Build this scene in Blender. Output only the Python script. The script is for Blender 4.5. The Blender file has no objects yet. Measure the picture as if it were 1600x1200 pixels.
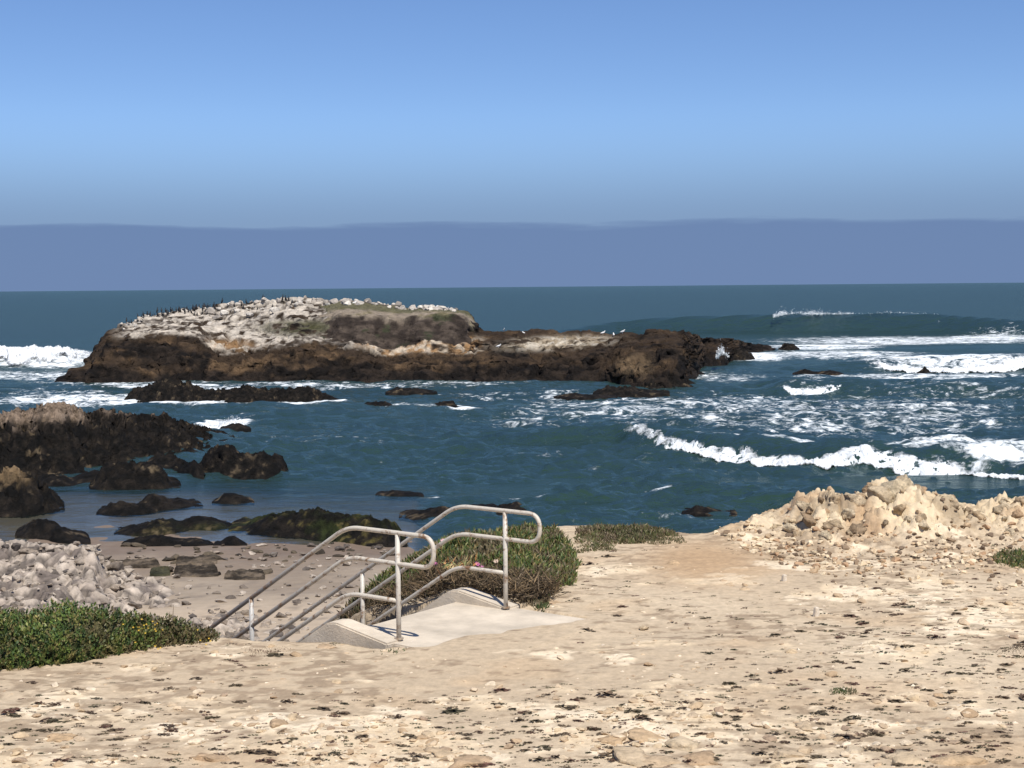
import bpy, bmesh, math, random
import numpy as np
from mathutils import Matrix, Vector

random.seed(7)
RNG = np.random.default_rng(11)
SC = bpy.context.scene
COL = SC.collection
R = math.radians

# ------------------------------------------------------------------ camera
F = 2323.0                       # focal length in photo pixels (1600 wide)
EYE = 8.0                        # metres above the sea
PITCH, ROLL = math.atan(152.0 / F), R(-0.5)
cam_d = bpy.data.cameras.new('camera')
cam_d.sensor_fit = 'HORIZONTAL'
cam_d.sensor_width = 36.0
cam_d.lens = 36.0 * F / 1600.0
cam_d.clip_start, cam_d.clip_end = 0.1, 90000.0
cam = bpy.data.objects.new('camera', cam_d)
COL.objects.link(cam)
CM = Matrix.Rotation(math.pi / 2 - PITCH, 3, 'X') @ Matrix.Rotation(ROLL, 3, 'Z')
cam.matrix_world = Matrix.Translation((0, 0, EYE)) @ CM.to_4x4()
SC.camera = cam

# ------------------------------------------------------------------ sun, sky, exposure
SUN = Vector((0.20, -0.48, 0.86)).normalized()
sun_d = bpy.data.lights.new('sun', 'SUN')
sun_d.energy, sun_d.angle, sun_d.color = 4.8, R(0.53), (1.0, 0.95, 0.87)
sun = bpy.data.objects.new('sun', sun_d)
COL.objects.link(sun)
sun.rotation_euler = SUN.to_track_quat('Z', 'Y').to_euler()
sun.location = (5, -10, 30)
W = bpy.data.worlds.new('World')
SC.world = W
W.use_nodes = True
wn, wl = W.node_tree.nodes, W.node_tree.links
wn.clear()


def mk(nodes, t, **kw):
    n = nodes.new(t)
    for k, v in kw.items():
        setattr(n, k, v)
    return n


sky = mk(wn, 'ShaderNodeTexSky', sky_type='NISHITA', sun_disc=False)
sky.sun_elevation = math.asin(SUN.z)
sky.sun_rotation = math.atan2(SUN.x, SUN.y)
sky.altitude, sky.air_density, sky.dust_density, sky.ozone_density = 0, 0.8, 0.15, 2.2
bg = mk(wn, 'ShaderNodeBackground')
bg.inputs['Strength'].default_value = 0.095
wo = mk(wn, 'ShaderNodeOutputWorld')
# a bank of marine fog lies on the horizon all round, up to about 2.5 degrees
tc = mk(wn, 'ShaderNodeTexCoord')
sep = mk(wn, 'ShaderNodeSeparateXYZ')
wl.new(tc.outputs['Generated'], sep.inputs[0])
wmap = mk(wn, 'ShaderNodeMapping')
wmap.inputs['Scale'].default_value = (11, 11, 110)
wl.new(tc.outputs['Generated'], wmap.inputs[0])
wno = mk(wn, 'ShaderNodeTexNoise')
wno.inputs['Scale'].default_value = 1.0
wno.inputs['Detail'].default_value = 5
wl.new(wmap.outputs[0], wno.inputs['Vector'])
ma = mk(wn, 'ShaderNodeMath', operation='MULTIPLY_ADD')
ma.inputs[1].default_value = 0.015
wl.new(wno.outputs['Fac'], ma.inputs[0])
wl.new(sep.outputs['Z'], ma.inputs[2])
mr = mk(wn, 'ShaderNodeMapRange', interpolation_type='SMOOTHSTEP')
mr.inputs['From Min'].default_value = 0.0455
mr.inputs['From Max'].default_value = 0.0625
mr.inputs['To Min'].default_value = 0.97
mr.inputs['To Max'].default_value = 0.0
wl.new(ma.outputs[0], mr.inputs['Value'])
mr2 = mk(wn, 'ShaderNodeMapRange', interpolation_type='SMOOTHSTEP')   # thinner mist above the bank
mr2.inputs['From Min'].default_value = 0.036
mr2.inputs['From Max'].default_value = 0.118
mr2.inputs['To Min'].default_value = 0.78
mr2.inputs['To Max'].default_value = 0.0
wl.new(sep.outputs['Z'], mr2.inputs['Value'])
mx_ = mk(wn, 'ShaderNodeMath', operation='MAXIMUM')
wl.new(mr.outputs[0], mx_.inputs[0])
wl.new(mr2.outputs[0], mx_.inputs[1])
tint = mk(wn, 'ShaderNodeMix', data_type='RGBA', blend_type='MULTIPLY')
tint.inputs[0].default_value = 1.0
tint.inputs[7].default_value = (0.74, 0.865, 1.09, 1)
wl.new(sky.outputs[0], tint.inputs[6])
fogm = mk(wn, 'ShaderNodeMix', data_type='RGBA')
fogm.inputs[7].default_value = (1.30, 2.04, 3.75, 1)
wl.new(mx_.outputs[0], fogm.inputs[0])
wl.new(tint.outputs[2], fogm.inputs[6])
wl.new(fogm.outputs[2], bg.inputs['Color'])
wl.new(bg.outputs[0], wo.inputs[0])
VS = SC.view_settings
VS.view_transform, VS.look, VS.gamma, VS.exposure = 'Standard', 'None', 1.0, 0.25
VS.use_curve_mapping = False
SC.cycles.use_denoising = True
SC.cycles.max_bounces = 6
SC.cycles.transparent_max_bounces = 6

# ------------------------------------------------------------------ pixel <-> place
CMn = np.array(CM)


def ray(px, py):
    px, py = np.broadcast_arrays(np.asarray(px, float), np.asarray(py, float))
    d = np.stack([(px - 800) / F, -(py - 600) / F, -np.ones_like(px)], -1)
    return d @ CMn.T


def on_z(px, py, z=0.0):
    """where the line of sight through a pixel meets the level z"""
    d = ray(px, py)
    t = (z - EYE) / d[..., 2]
    p = d * t[..., None]
    p[..., 2] += EYE
    return p


def on_y(px, py, y):
    d = ray(px, py)
    p = d * (np.asarray(y, float) / d[..., 1])[..., None]
    p[..., 2] += EYE
    return p


def to_px(p):
    q = (np.asarray(p, float) - np.array([0, 0, EYE])) @ CMn
    return 800 - F * q[..., 0] / q[..., 2], 600 + F * q[..., 1] / q[..., 2]


# ------------------------------------------------------------------ noise
def _h(i, j, k, s):
    n = (i * 374761393 + j * 668265263 + k * 2147483647 + s * 1274126177) & 0xFFFFFFFF
    n = ((n ^ (n >> 13)) * 1274126177) & 0xFFFFFFFF
    n = ((n ^ (n >> 16)) * 2246822519) & 0xFFFFFFFF
    return ((n ^ (n >> 15)) & 0xFFFFFF) / float(0x1000000)


def vnoise(p, seed=0):
    f = np.floor(p)
    i = f.astype(np.int64)
    u = p - f
    u = u * u * u * (u * (u * 6 - 15) + 10)
    r = 0
    for a in (0, 1):
        for b in (0, 1):
            for c in (0, 1):
                w = (u[..., 0] if a else 1 - u[..., 0]) * (u[..., 1] if b else 1 - u[..., 1]) * (u[..., 2] if c else 1 - u[..., 2])
                r = r + w * _h(i[..., 0] + a, i[..., 1] + b, i[..., 2] + c, seed)
    return r * 2 - 1


def fbm(p, octv=4, seed=0, gain=0.5, ridged=False):
    a, s, r = 1.0, 0.0, 0
    q = np.array(p, float)
    for o in range(octv):
        n = vnoise(q, seed + o * 17)
        if ridged:
            n = 1 - 2 * np.abs(n)
        r = r + a * n
        s += a
        a *= gain
        q = q * 2.03 + 11.7
    return r / s


def worley(p, seed=0):
    """distance to the nearest and second nearest cell centre, and the cell's random number"""
    f = np.floor(p)
    i = f.astype(np.int64)
    d1 = np.full(p.shape[:-1], 9.0)
    d2 = d1.copy()
    idn = np.zeros_like(d1)
    for a in (-1, 0, 1):
        for b in (-1, 0, 1):
            for c in (-1, 0, 1):
                I, J, K = i[..., 0] + a, i[..., 1] + b, i[..., 2] + c
                cx = I + _h(I, J, K, seed + 1)
                cy = J + _h(I, J, K, seed + 2)
                cz = K + _h(I, J, K, seed + 3)
                d = np.sqrt((p[..., 0] - cx) ** 2 + (p[..., 1] - cy) ** 2 + (p[..., 2] - cz) ** 2)
                m = d < d1
                d2 = np.where(m, d1, np.minimum(d2, d))
                idn = np.where(m, _h(I, J, K, seed + 4), idn)
                d1 = np.where(m, d, d1)
    return d1, d2, idn


def sst(a, b, x):
    t = np.clip((x - a) / (b - a), 0, 1)
    return t * t * (3 - 2 * t)


def mixc(a, b, f):
    a, b = np.asarray(a, float), np.asarray(b, float)
    return a + (b - a) * np.asarray(f)[..., None]


# ------------------------------------------------------------------ mesh helpers
def mesh_np(name, V, Fc, col=None, smooth=True, attrs=None):
    me = bpy.data.meshes.new(name)
    V = np.ascontiguousarray(V, np.float32)
    Fc = np.asarray(Fc, np.int32)
    n, k = Fc.shape
    me.vertices.add(len(V))
    me.vertices.foreach_set('co', V.ravel())
    me.loops.add(n * k)
    me.loops.foreach_set('vertex_index', Fc.ravel())
    me.polygons.add(n)
    me.polygons.foreach_set('loop_start', np.arange(0, n * k, k, dtype=np.int32))
    me.polygons.foreach_set('use_smooth', np.full(n, smooth))
    me.update(calc_edges=True)
    if col is not None:
        a = me.color_attributes.new('Col', 'FLOAT_COLOR', 'POINT')
        c = np.ones((len(V), 4), np.float32)
        c[:, :3] = np.clip(col, 0, 1)
        a.data.foreach_set('color', c.ravel())
    for nm, arr in (attrs or {}).items():
        a = me.attributes.new(nm, 'FLOAT', 'POINT')
        a.data.foreach_set('value', np.ascontiguousarray(arr, np.float32).ravel())
    return me


def grid_faces(nr, nc):
    i = np.arange(nr * nc).reshape(nr, nc)
    return np.stack([i[:-1, :-1], i[:-1, 1:], i[1:, 1:], i[1:, :-1]], -1).reshape(-1, 4)


def link(name, me, mat=None, parent=None):
    o = bpy.data.objects.new(name, me)
    COL.objects.link(o)
    if mat is not None and me is not None and not me.materials:
        me.materials.append(mat)
    if parent is not None:
        o.parent = parent
    return o


def empty(name, loc, rz=0.0):
    o = bpy.data.objects.new(name, None)
    COL.objects.link(o)
    o.location = loc
    o.rotation_euler = (0, 0, rz)
    o.empty_display_size = 0.2
    return o


def tag(o, label=None, cat=None, group=None, kind=None):
    for k, v in (('label', label), ('category', cat), ('group', group), ('kind', kind)):
        if v:
            o[k] = v
    return o


def tube(pts, r, sides=12, cap=True):
    """sweep a circle along a polyline -> V, quads"""
    P = np.asarray(pts, float)
    T = np.gradient(P, axis=0)
    T /= np.linalg.norm(T, axis=1)[:, None]
    N = np.cross(T[0], [0.31, 0.17, 0.93])
    N /= np.linalg.norm(N)
    rr = np.broadcast_to(np.asarray(r, float), (len(P),))
    V = []
    a = np.linspace(0, 2 * math.pi, sides, endpoint=False)
    for p, t, q in zip(P, T, rr):
        N = N - t * np.dot(N, t)
        N /= np.linalg.norm(N)
        B = np.cross(t, N)
        V.append(p + q * (np.cos(a)[:, None] * N + np.sin(a)[:, None] * B))
    V = np.concatenate(V)
    i = np.arange(len(P) * sides).reshape(len(P), sides)
    j = np.roll(i, -1, 1)
    Fq = np.stack([i[:-1], j[:-1], j[1:], i[1:]], -1).reshape(-1, 4)
    if cap:
        n = len(V)
        V = np.concatenate([V, P[:1], P[-1:]])
        c0 = np.stack([np.full(sides, n), j[0], i[0], i[0]], -1)
        c1 = np.stack([np.full(sides, n + 1), i[-1], j[-1], j[-1]], -1)
        Fq = [tuple(f) for f in Fq] + [tuple(f[:3]) for f in c0] + [tuple(f[:3]) for f in c1]
    return V, Fq


def mesh_py(name, V, Fc, smooth=True):
    me = bpy.data.meshes.new(name)
    me.from_pydata([tuple(map(float, v)) for v in V], [], [tuple(int(q) for q in f) for f in Fc])
    me.polygons.foreach_set('use_smooth', np.full(len(me.polygons), smooth))
    me.update()
    return me


# ------------------------------------------------------------------ materials
def new_mat(name):
    m = bpy.data.materials.new(name)
    m.use_nodes = True
    n, l = m.node_tree.nodes, m.node_tree.links
    n.clear()
    out = mk(n, 'ShaderNodeOutputMaterial')
    b = mk(n, 'ShaderNodeBsdfPrincipled')
    l.new(b.outputs[0], out.inputs[0])
    return m, n, l, b, out


def noise_node(n, l, scale, detail=4, rough=0.55, vec=None, dist=0.0):
    t = mk(n, 'ShaderNodeTexNoise')
    t.inputs['Scale'].default_value = scale
    t.inputs['Detail'].default_value = detail
    t.inputs['Roughness'].default_value = rough
    t.inputs['Distortion'].default_value = dist
    if vec is not None:
        l.new(vec, t.inputs['Vector'])
    return t


def surf_mat(name, color=None, rough=0.9, var=(6.0, 0.35), bump=(25.0, 0.02), fine=None, rnd=None, spec=0.3):
    """colour from the mesh ('Col') or one colour / a per-object range, mottled by noise, with bump"""
    m, n, l, b, out = new_mat(name)
    geo = mk(n, 'ShaderNodeNewGeometry')
    if rnd:
        oi = mk(n, 'ShaderNodeObjectInfo')
        cr = mk(n, 'ShaderNodeValToRGB')
        el = cr.color_ramp.elements
        while len(el) < len(rnd):
            el.new(0.5)
        for i, c in enumerate(rnd):
            el[i].position = i / (len(rnd) - 1)
            el[i].color = (*c, 1)
        l.new(oi.outputs['Random'], cr.inputs[0])
        base = cr.outputs[0]
    elif color is None:
        at = mk(n, 'ShaderNodeAttribute', attribute_name='Col')
        base = at.outputs['Color']
    else:
        rgb = mk(n, 'ShaderNodeRGB')
        rgb.outputs[0].default_value = (*color, 1)
        base = rgb.outputs[0]
    no = noise_node(n, l, var[0], 6, 0.65, geo.outputs['Position'])
    rg = mk(n, 'ShaderNodeMapRange')
    rg.inputs['From Min'].default_value, rg.inputs['From Max'].default_value = 0.25, 0.75
    rg.inputs['To Min'].default_value, rg.inputs['To Max'].default_value = 1 - var[1], 1 + var[1]
    l.new(no.outputs['Fac'], rg.inputs['Value'])
    mul = mk(n, 'ShaderNodeMix', data_type='RGBA', blend_type='MULTIPLY')
    mul.inputs[0].default_value = 1.0
    l.new(base, mul.inputs[6])
    l.new(rg.outputs[0], mul.inputs[7])
    l.new(mul.outputs[2], b.inputs['Base Color'])
    b.inputs['Roughness'].default_value = rough
    b.inputs['Specular IOR Level'].default_value = spec
    if bump:
        bn = noise_node(n, l, bump[0], 7, 0.7, geo.outputs['Position'])
        bp = mk(n, 'ShaderNodeBump')
        bp.inputs['Strength'].default_value = 1.0
        bp.inputs['Distance'].default_value = bump[1]
        l.new(bn.outputs['Fac'], bp.inputs['Height'])
        l.new(bp.outputs[0], b.inputs['Normal'])
    return m


M_ROCK = surf_mat('sea_rock_stone', rough=0.9, var=(3.5, 0.6), bump=(7.0, 0.22), spec=0.12)
M_ISLE = surf_mat('island_stone', rough=0.95, var=(1.6, 0.45), bump=(2.6, 0.5), spec=0.12)
M_BLUFF = surf_mat('bluff_sand_and_stone', rough=0.95, var=(14.0, 0.22), bump=(40.0, 0.012), spec=0.15)
M_BEACH = surf_mat('beach_sand', rough=0.75, var=(3.0, 0.14), bump=(8.0, 0.02))
M_STONE = surf_mat('pale_limestone', rnd=[(.46, .34, .22), (.60, .47, .32), (.68, .57, .42), (.40, .28, .17), (.58, .45, .29), (.32, .23, .16)],
                   rough=0.95, var=(18.0, 0.35), bump=(30.0, 0.02), spec=0.15)
M_RUBBLE = surf_mat('grey_rubble', rnd=[(.21, .172, .14), (.33, .275, .22), (.50, .425, .345), (.10, .083, .072), (.27, .22, .17), (.40, .33, .265)],
                    rough=0.95, var=(5.0, 0.6), bump=(9.0, 0.10), spec=0.15)
M_GUANO = surf_mat('guano_stone', rnd=[(.52, .47, .40), (.34, .30, .26), (.62, .57, .49), (.20, .18, .16), (.46, .40, .33)], rough=0.95, var=(2.0, 0.35), bump=(4.0, 0.08))
M_OUTCROP = surf_mat('lichen_limestone', rnd=[(.60, .47, .31), (.50, .37, .23), (.66, .54, .37), (.34, .25, .16), (.48, .32, .19), (.62, .50, .33), (.55, .44, .30)],
                     rough=0.95, var=(11.0, 0.65), bump=(14.0, 0.09), spec=0.15)
M_CONC = surf_mat('concrete', color=(0.54, 0.465, 0.365), rough=0.9, var=(1.7, 0.34), bump=(45.0, 0.008), spec=0.2)
M_PLANT = surf_mat('leaf', rough=0.55, var=(9.0, 0.25), bump=None, spec=0.35)
M_DRY = surf_mat('dry_twig', rough=0.9, var=(9.0, 0.3), bump=None, spec=0.1)
M_TUFT = surf_mat('dry_tuft', rnd=[(.085, .06, .042), (.11, .06, .045), (.08, .065, .04), (.15, .105, .07), (.07, .064, .04), (.10, .068, .05)], rough=0.9, var=(20, .3), bump=None, spec=0.1)
M_BIRDK = surf_mat('dark_plumage', color=(0.018, 0.017, 0.018), rough=0.6, var=(5, .2), bump=None)
M_BIRDW = surf_mat('white_plumage', color=(0.75, 0.74, 0.72), rough=0.8, var=(5, .1), bump=None)


def rail_mat():
    m, n, l, b, out = new_mat('weathered_pipe')
    at = mk(n, 'ShaderNodeAttribute', attribute_name='Col')
    geo = mk(n, 'ShaderNodeNewGeometry')
    a = noise_node(n, l, 9.0, 6, 0.7, geo.outputs['Position'])
    rg = mk(n, 'ShaderNodeMapRange')
    rg.inputs['From Min'].default_value, rg.inputs['From Max'].default_value = 0.53, 0.64
    l.new(a.outputs['Fac'], rg.inputs['Value'])
    a2 = noise_node(n, l, 60.0, 4, 0.6, geo.outputs['Position'])
    r2 = mk(n, 'ShaderNodeMapRange')
    r2.inputs['To Min'].default_value, r2.inputs['To Max'].default_value = 0.75, 1.25
    l.new(a2.outputs['Fac'], r2.inputs['Value'])
    mul = mk(n, 'ShaderNodeMix', data_type='RGBA', blend_type='MULTIPLY')
    mul.inputs[0].default_value = 1.0
    l.new(at.outputs['Color'], mul.inputs[6])
    l.new(r2.outputs[0], mul.inputs[7])
    mx = mk(n, 'ShaderNodeMix', data_type='RGBA')
    mx.inputs[7].default_value = (0.20, 0.115, 0.06, 1)
    l.new(rg.outputs[0], mx.inputs[0])
    l.new(mul.outputs[2], mx.inputs[6])
    l.new(mx.outputs[2], b.inputs['Base Color'])
    b.inputs['Roughness'].default_value = 0.48
    b.inputs['Specular IOR Level'].default_value = 0.5
    return m


M_RAIL = rail_mat()


def foam_mat(lace=False):
    m, n, l, b, out = new_mat('sea_foam')
    geo = mk(n, 'ShaderNodeNewGeometry')
    b.inputs['Base Color'].default_value = (0.70, 0.73, 0.75, 1)
    b.inputs['Roughness'].default_value = 0.9
    b.inputs['Specular IOR Level'].default_value = 0.1
    bn = noise_node(n, l, 2.5, 8, 0.75, geo.outputs['Position'])
    bp = mk(n, 'ShaderNodeBump')
    bp.inputs['Distance'].default_value = 0.12
    l.new(bn.outputs['Fac'], bp.inputs['Height'])
    l.new(bp.outputs[0], b.inputs['Normal'])
    if lace:
        cov = mk(n, 'ShaderNodeAttribute', attribute_name='cover')
        nz = noise_node(n, l, 1.6, 7, 0.7, geo.outputs['Position'], 0.6)
        ad = mk(n, 'ShaderNodeMath', operation='ADD')
        l.new(cov.outputs['Fac'], ad.inputs[0])
        l.new(nz.outputs['Fac'], ad.inputs[1])
        al = mk(n, 'ShaderNodeMapRange', interpolation_type='SMOOTHSTEP')
        al.inputs['From Min'].default_value, al.inputs['From Max'].default_value = 0.84, 1.16
        l.new(ad.outputs[0], al.inputs['Value'])
        l.new(al.outputs[0], b.inputs['Alpha'])
    return m


M_LACE = foam_mat(True)
M_FOAM = foam_mat()


def sea_mat():
    m, n, l, b, out = new_mat('sea_water')
    n.remove(b)
    geo = mk(n, 'ShaderNodeNewGeometry')
    pos = geo.outputs['Position']

    def mapped(sx, sy, sz=1.0, rz=0.0):
        mp = mk(n, 'ShaderNodeMapping')
        mp.inputs['Scale'].default_value = (sx, sy, sz)
        mp.inputs['Rotation'].default_value = (0, 0, rz)
        l.new(pos, mp.inputs[0])
        return mp.outputs[0]

    hs = None
    for sx, sy, rz, det, amp in ((0.10, 0.17, 0.12, 3, 0.8), (0.36, 0.75, -0.2, 4, 0.7), (1.6, 3.0, 0.25, 5, 0.24)):
        t = noise_node(n, l, 1.0, det, 0.6, mapped(sx, sy, 0.4, rz), 0.4)
        mm = mk(n, 'ShaderNodeMath', operation='MULTIPLY')
        mm.inputs[1].default_value = amp
        l.new(t.outputs['Fac'], mm.inputs[0])
        if hs is None:
            hs = mm.outputs[0]
        else:
            ad = mk(n, 'ShaderNodeMath', operation='ADD')
            l.new(hs, ad.inputs[0])
            l.new(mm.outputs[0], ad.inputs[1])
            hs = ad.outputs[0]
    bp = mk(n, 'ShaderNodeBump')
    bp.inputs['Distance'].default_value = 1.0
    bp.inputs['Strength'].default_value = 0.9
    l.new(hs, bp.inputs['Height'])
    shb = mk(n, 'ShaderNodeAttribute', attribute_name='shallow')
    calm = mk(n, 'ShaderNodeMapRange')
    calm.inputs['To Min'].default_value, calm.inputs['To Max'].default_value = 0.9, 0.12
    l.new(shb.outputs['Fac'], calm.inputs['Value'])
    l.new(calm.outputs[0], bp.inputs['Strength'])
    # body of the water: turbid blue green, patchy
    pn = noise_node(n, l, 1.0, 3, 0.5, mapped(0.03, 0.05))
    cr = mk(n, 'ShaderNodeMix', data_type='RGBA')
    cr.inputs[6].default_value = (0.015, 0.033, 0.031, 1)
    cr.inputs[7].default_value = (0.026, 0.053, 0.040, 1)
    l.new(pn.outputs['Fac'], cr.inputs[0])
    body = mk(n, 'ShaderNodeBsdfDiffuse')
    l.new(cr.outputs[2], body.inputs[0])
    gl = mk(n, 'ShaderNodeBsdfGlossy')
    gl.inputs['Roughness'].default_value = 0.14
    gl.inputs['Color'].default_value = (0.66, 0.75, 0.74, 1)
    l.new(bp.outputs[0], gl.inputs['Normal'])
    fr = mk(n, 'ShaderNodeFresnel')
    fr.inputs['IOR'].default_value = 1.33
    l.new(bp.outputs[0], fr.inputs['Normal'])
    cap = mk(n, 'ShaderNodeMapRange')
    cap.inputs['To Min'].default_value, cap.inputs['To Max'].default_value = -0.015, 0.42
    l.new(fr.outputs[0], cap.inputs['Value'])
    deep = mk(n, 'ShaderNodeMixShader')
    l.new(cap.outputs[0], deep.inputs[0])
    l.new(body.outputs[0], deep.inputs[1])
    l.new(gl.outputs[0], deep.inputs[2])
    # shallows: the sand shows through
    sh = mk(n, 'ShaderNodeAttribute', attribute_name='shallow')
    tr = mk(n, 'ShaderNodeBsdfTransparent')
    tr.inputs[0].default_value = (0.72, 0.78, 0.76, 1)
    sm = mk(n, 'ShaderNodeMixShader')
    l.new(cap.outputs[0], sm.inputs[0])
    l.new(tr.outputs[0], sm.inputs[1])
    l.new(gl.outputs[0], sm.inputs[2])
    w2 = mk(n, 'ShaderNodeMixShader')
    l.new(sh.outputs['Fac'], w2.inputs[0])
    l.new(deep.outputs[0], w2.inputs[1])
    l.new(sm.outputs[0], w2.inputs[2])
    # foam: coverage from the mesh, broken up into lace
    fo = mk(n, 'ShaderNodeAttribute', attribute_name='foam')
    n1 = noise_node(n, l, 1.0, 7, 0.68, mapped(0.42, 0.55, 0.3, 0.1), 1.3)
    n2 = noise_node(n, l, 1.0, 6, 0.65, mapped(1.7, 2.0, 0.3, -0.1), 0.9)
    mn = mk(n, 'ShaderNodeMix', data_type='FLOAT')
    mn.inputs[0].default_value = 0.42
    l.new(n1.outputs['Fac'], mn.inputs[2])
    l.new(n2.outputs['Fac'], mn.inputs[3])
    nr = mk(n, 'ShaderNodeMapRange')
    nr.inputs['From Min'].default_value, nr.inputs['From Max'].default_value = 0.30, 0.70
    nr.clamp = True
    l.new(mn.outputs[0], nr.inputs['Value'])
    ad = mk(n, 'ShaderNodeMath', operation='ADD')
    l.new(nr.outputs[0], ad.inputs[0])
    l.new(fo.outputs['Fac'], ad.inputs[1])
    fr2 = mk(n, 'ShaderNodeMapRange', interpolation_type='SMOOTHSTEP')
    fr2.inputs['From Min'].default_value, fr2.inputs['From Max'].default_value = 0.90, 1.34
    l.new(ad.outputs[0], fr2.inputs['Value'])
    fd = mk(n, 'ShaderNodeBsdfDiffuse')
    fd.inputs[0].default_value = (0.80, 0.84, 0.86, 1)
    w3 = mk(n, 'ShaderNodeMixShader')
    l.new(fr2.outputs[0], w3.inputs[0])
    l.new(w2.outputs[0], w3.inputs[1])
    l.new(fd.outputs[0], w3.inputs[2])
    l.new(w3.outputs[0], out.inputs[0])
    return m


M_SEA = sea_mat()

# ------------------------------------------------------------------ shape of the land
ZT = 4.76                                        # level of the bluff top and the stair landing
U = np.array([0.797, -0.604])                    # along the stair, uphill
WV = np.array([0.604, 0.797])                    # across the stair, away from the camera
O0 = np.array([-1.06, 13.49])                    # foot of the near rail's top post
SW = 1.62                                        # stair width between rails
KNEE = -0.63
TAN = 0.63


def st(s, w, z=0.0):
    q = O0 + s * U + w * WV
    return (q[0], q[1], ZT + z)


def stair_z(s):
    return np.where(s > KNEE, 0.0, (s - KNEE) * TAN)


EDGE = np.array([(-40, -20), (40, -20), (40, 23), (9, 21.2), (6, 20.6), (4.2, 20.4), (3.3, 20.0), (2.75, 19.3), (2.3, 19.15),
                 (1.9, 19.5), (1.0, 19.9), (0.3, 19.7), (-0.55, 18.6), (-1.0, 16.9), (-0.62, 15.55), (-0.42, 15.25), (-0.50, 15.02),
                 (-1.45, 13.83), (-1.62, 13.62), (-2.3, 13.62), (-2.9, 13.75), (-3.6, 14.0), (-5.0, 14.1), (-9, 14.7), (-40, 16)])


def poly_sd(x, y, P):
    """signed distance to a polygon, positive inside"""
    d = np.full(x.shape, 1e9)
    ins = np.zeros(x.shape, bool)
    for (ax, ay), (bx, by) in zip(P, np.roll(P, -1, 0)):
        ex, ey = bx - ax, by - ay
        t = np.clip(((x - ax) * ex + (y - ay) * ey) / (ex * ex + ey * ey), 0, 1)
        d = np.minimum(d, np.hypot(x - ax - t * ex, y - ay - t * ey))
        c = ((ay > y) != (by > y)) & (x < (bx - ax) * (y - ay) / (by - ay + 1e-12) + ax)
        ins ^= c
    return np.where(ins, d, -d)


def beach_z(x, y):
    r = x / np.maximum(y, 1.0) * F + 800
    z = 0.058 * (46.3 - y) + 0.10 * fbm(np.stack([x * .25, y * .25, 0 * x], -1), 3, 5)
    z = np.where(y > 46.3, -0.0045 * (y - 46.3) - 0.012 * np.maximum(y - 46.3, 0) * sst(300, 480, r) - 0.06 * np.maximum(y - 58, 0), z)
    z = z - 0.6 * np.maximum(x + 0.055 * y + 0.6, 0)
    z = z + 0.04 * fbm(np.stack([x * .8, y * .8, 0 * x], -1), 3, 6)
    return np.maximum(z, -3.0)


RX = np.array([1130, 1180, 1225, 1250, 1290, 1335, 1362, 1385, 1425, 1440, 1485, 1530, 1560, 1600, 1700, 2000])
RY = np.array([836, 828, 822, 800, 786, 778, 764, 759, 763, 780, 791, 794, 788, 783, 780, 780])
_p = on_y(RX, RY, 19.5)
RIDX, RIDZ = _p[:, 0], _p[:, 2] - ZT


def ridge_h(x, y):
    h = np.interp(x, RIDX, np.maximum(RIDZ, 0), left=0)
    d = y - 19.5
    return h * np.where(d < 0, np.exp(-(d / 1.05) ** 2), np.exp(-(d / 0.7) ** 2))


def pale_mask(x, y):
    p = np.stack([x, y, 0 * x], -1)
    n = fbm(p * [0.9, 1.3, 1], 5, 31, 0.6)
    big = fbm(p * 0.28, 3, 41)
    px = 800 + F * x / np.maximum(y, 1)
    py = 447 + F * (EYE - ZT) / np.maximum(y, 1)
    bias = 0.30 * np.exp(-(((px - 1440) / 170) ** 2 + ((py - 905) / 50) ** 2)) + 0.22 * np.exp(-(((px - 1200) / 150) ** 2 + ((py - 865) / 28) ** 2)) \
        - 0.40 * np.exp(-(((px - 1110) / 90) ** 2 + ((py - 890) / 24) ** 2)) - 0.28 * np.exp(-(((px - 700) / 330) ** 2 + ((py - 1055) / 42) ** 2)) \
        + 0.14 * np.exp(-(((py - 1150) / 40) ** 2)) + 0.20 * np.exp(-(((px - 890) / 70) ** 2 + ((py - 940) / 40) ** 2)) \
        - 0.2 * np.exp(-(((px - 200) / 220) ** 2 + ((py - 1065) / 18) ** 2))
    n2 = fbm(p * [5.0, 7.5, 1], 4, 33, 0.6)
    return sst(0.08, 0.24, n + 0.35 * big + bias - .07 + 0.34 * n2)


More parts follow.
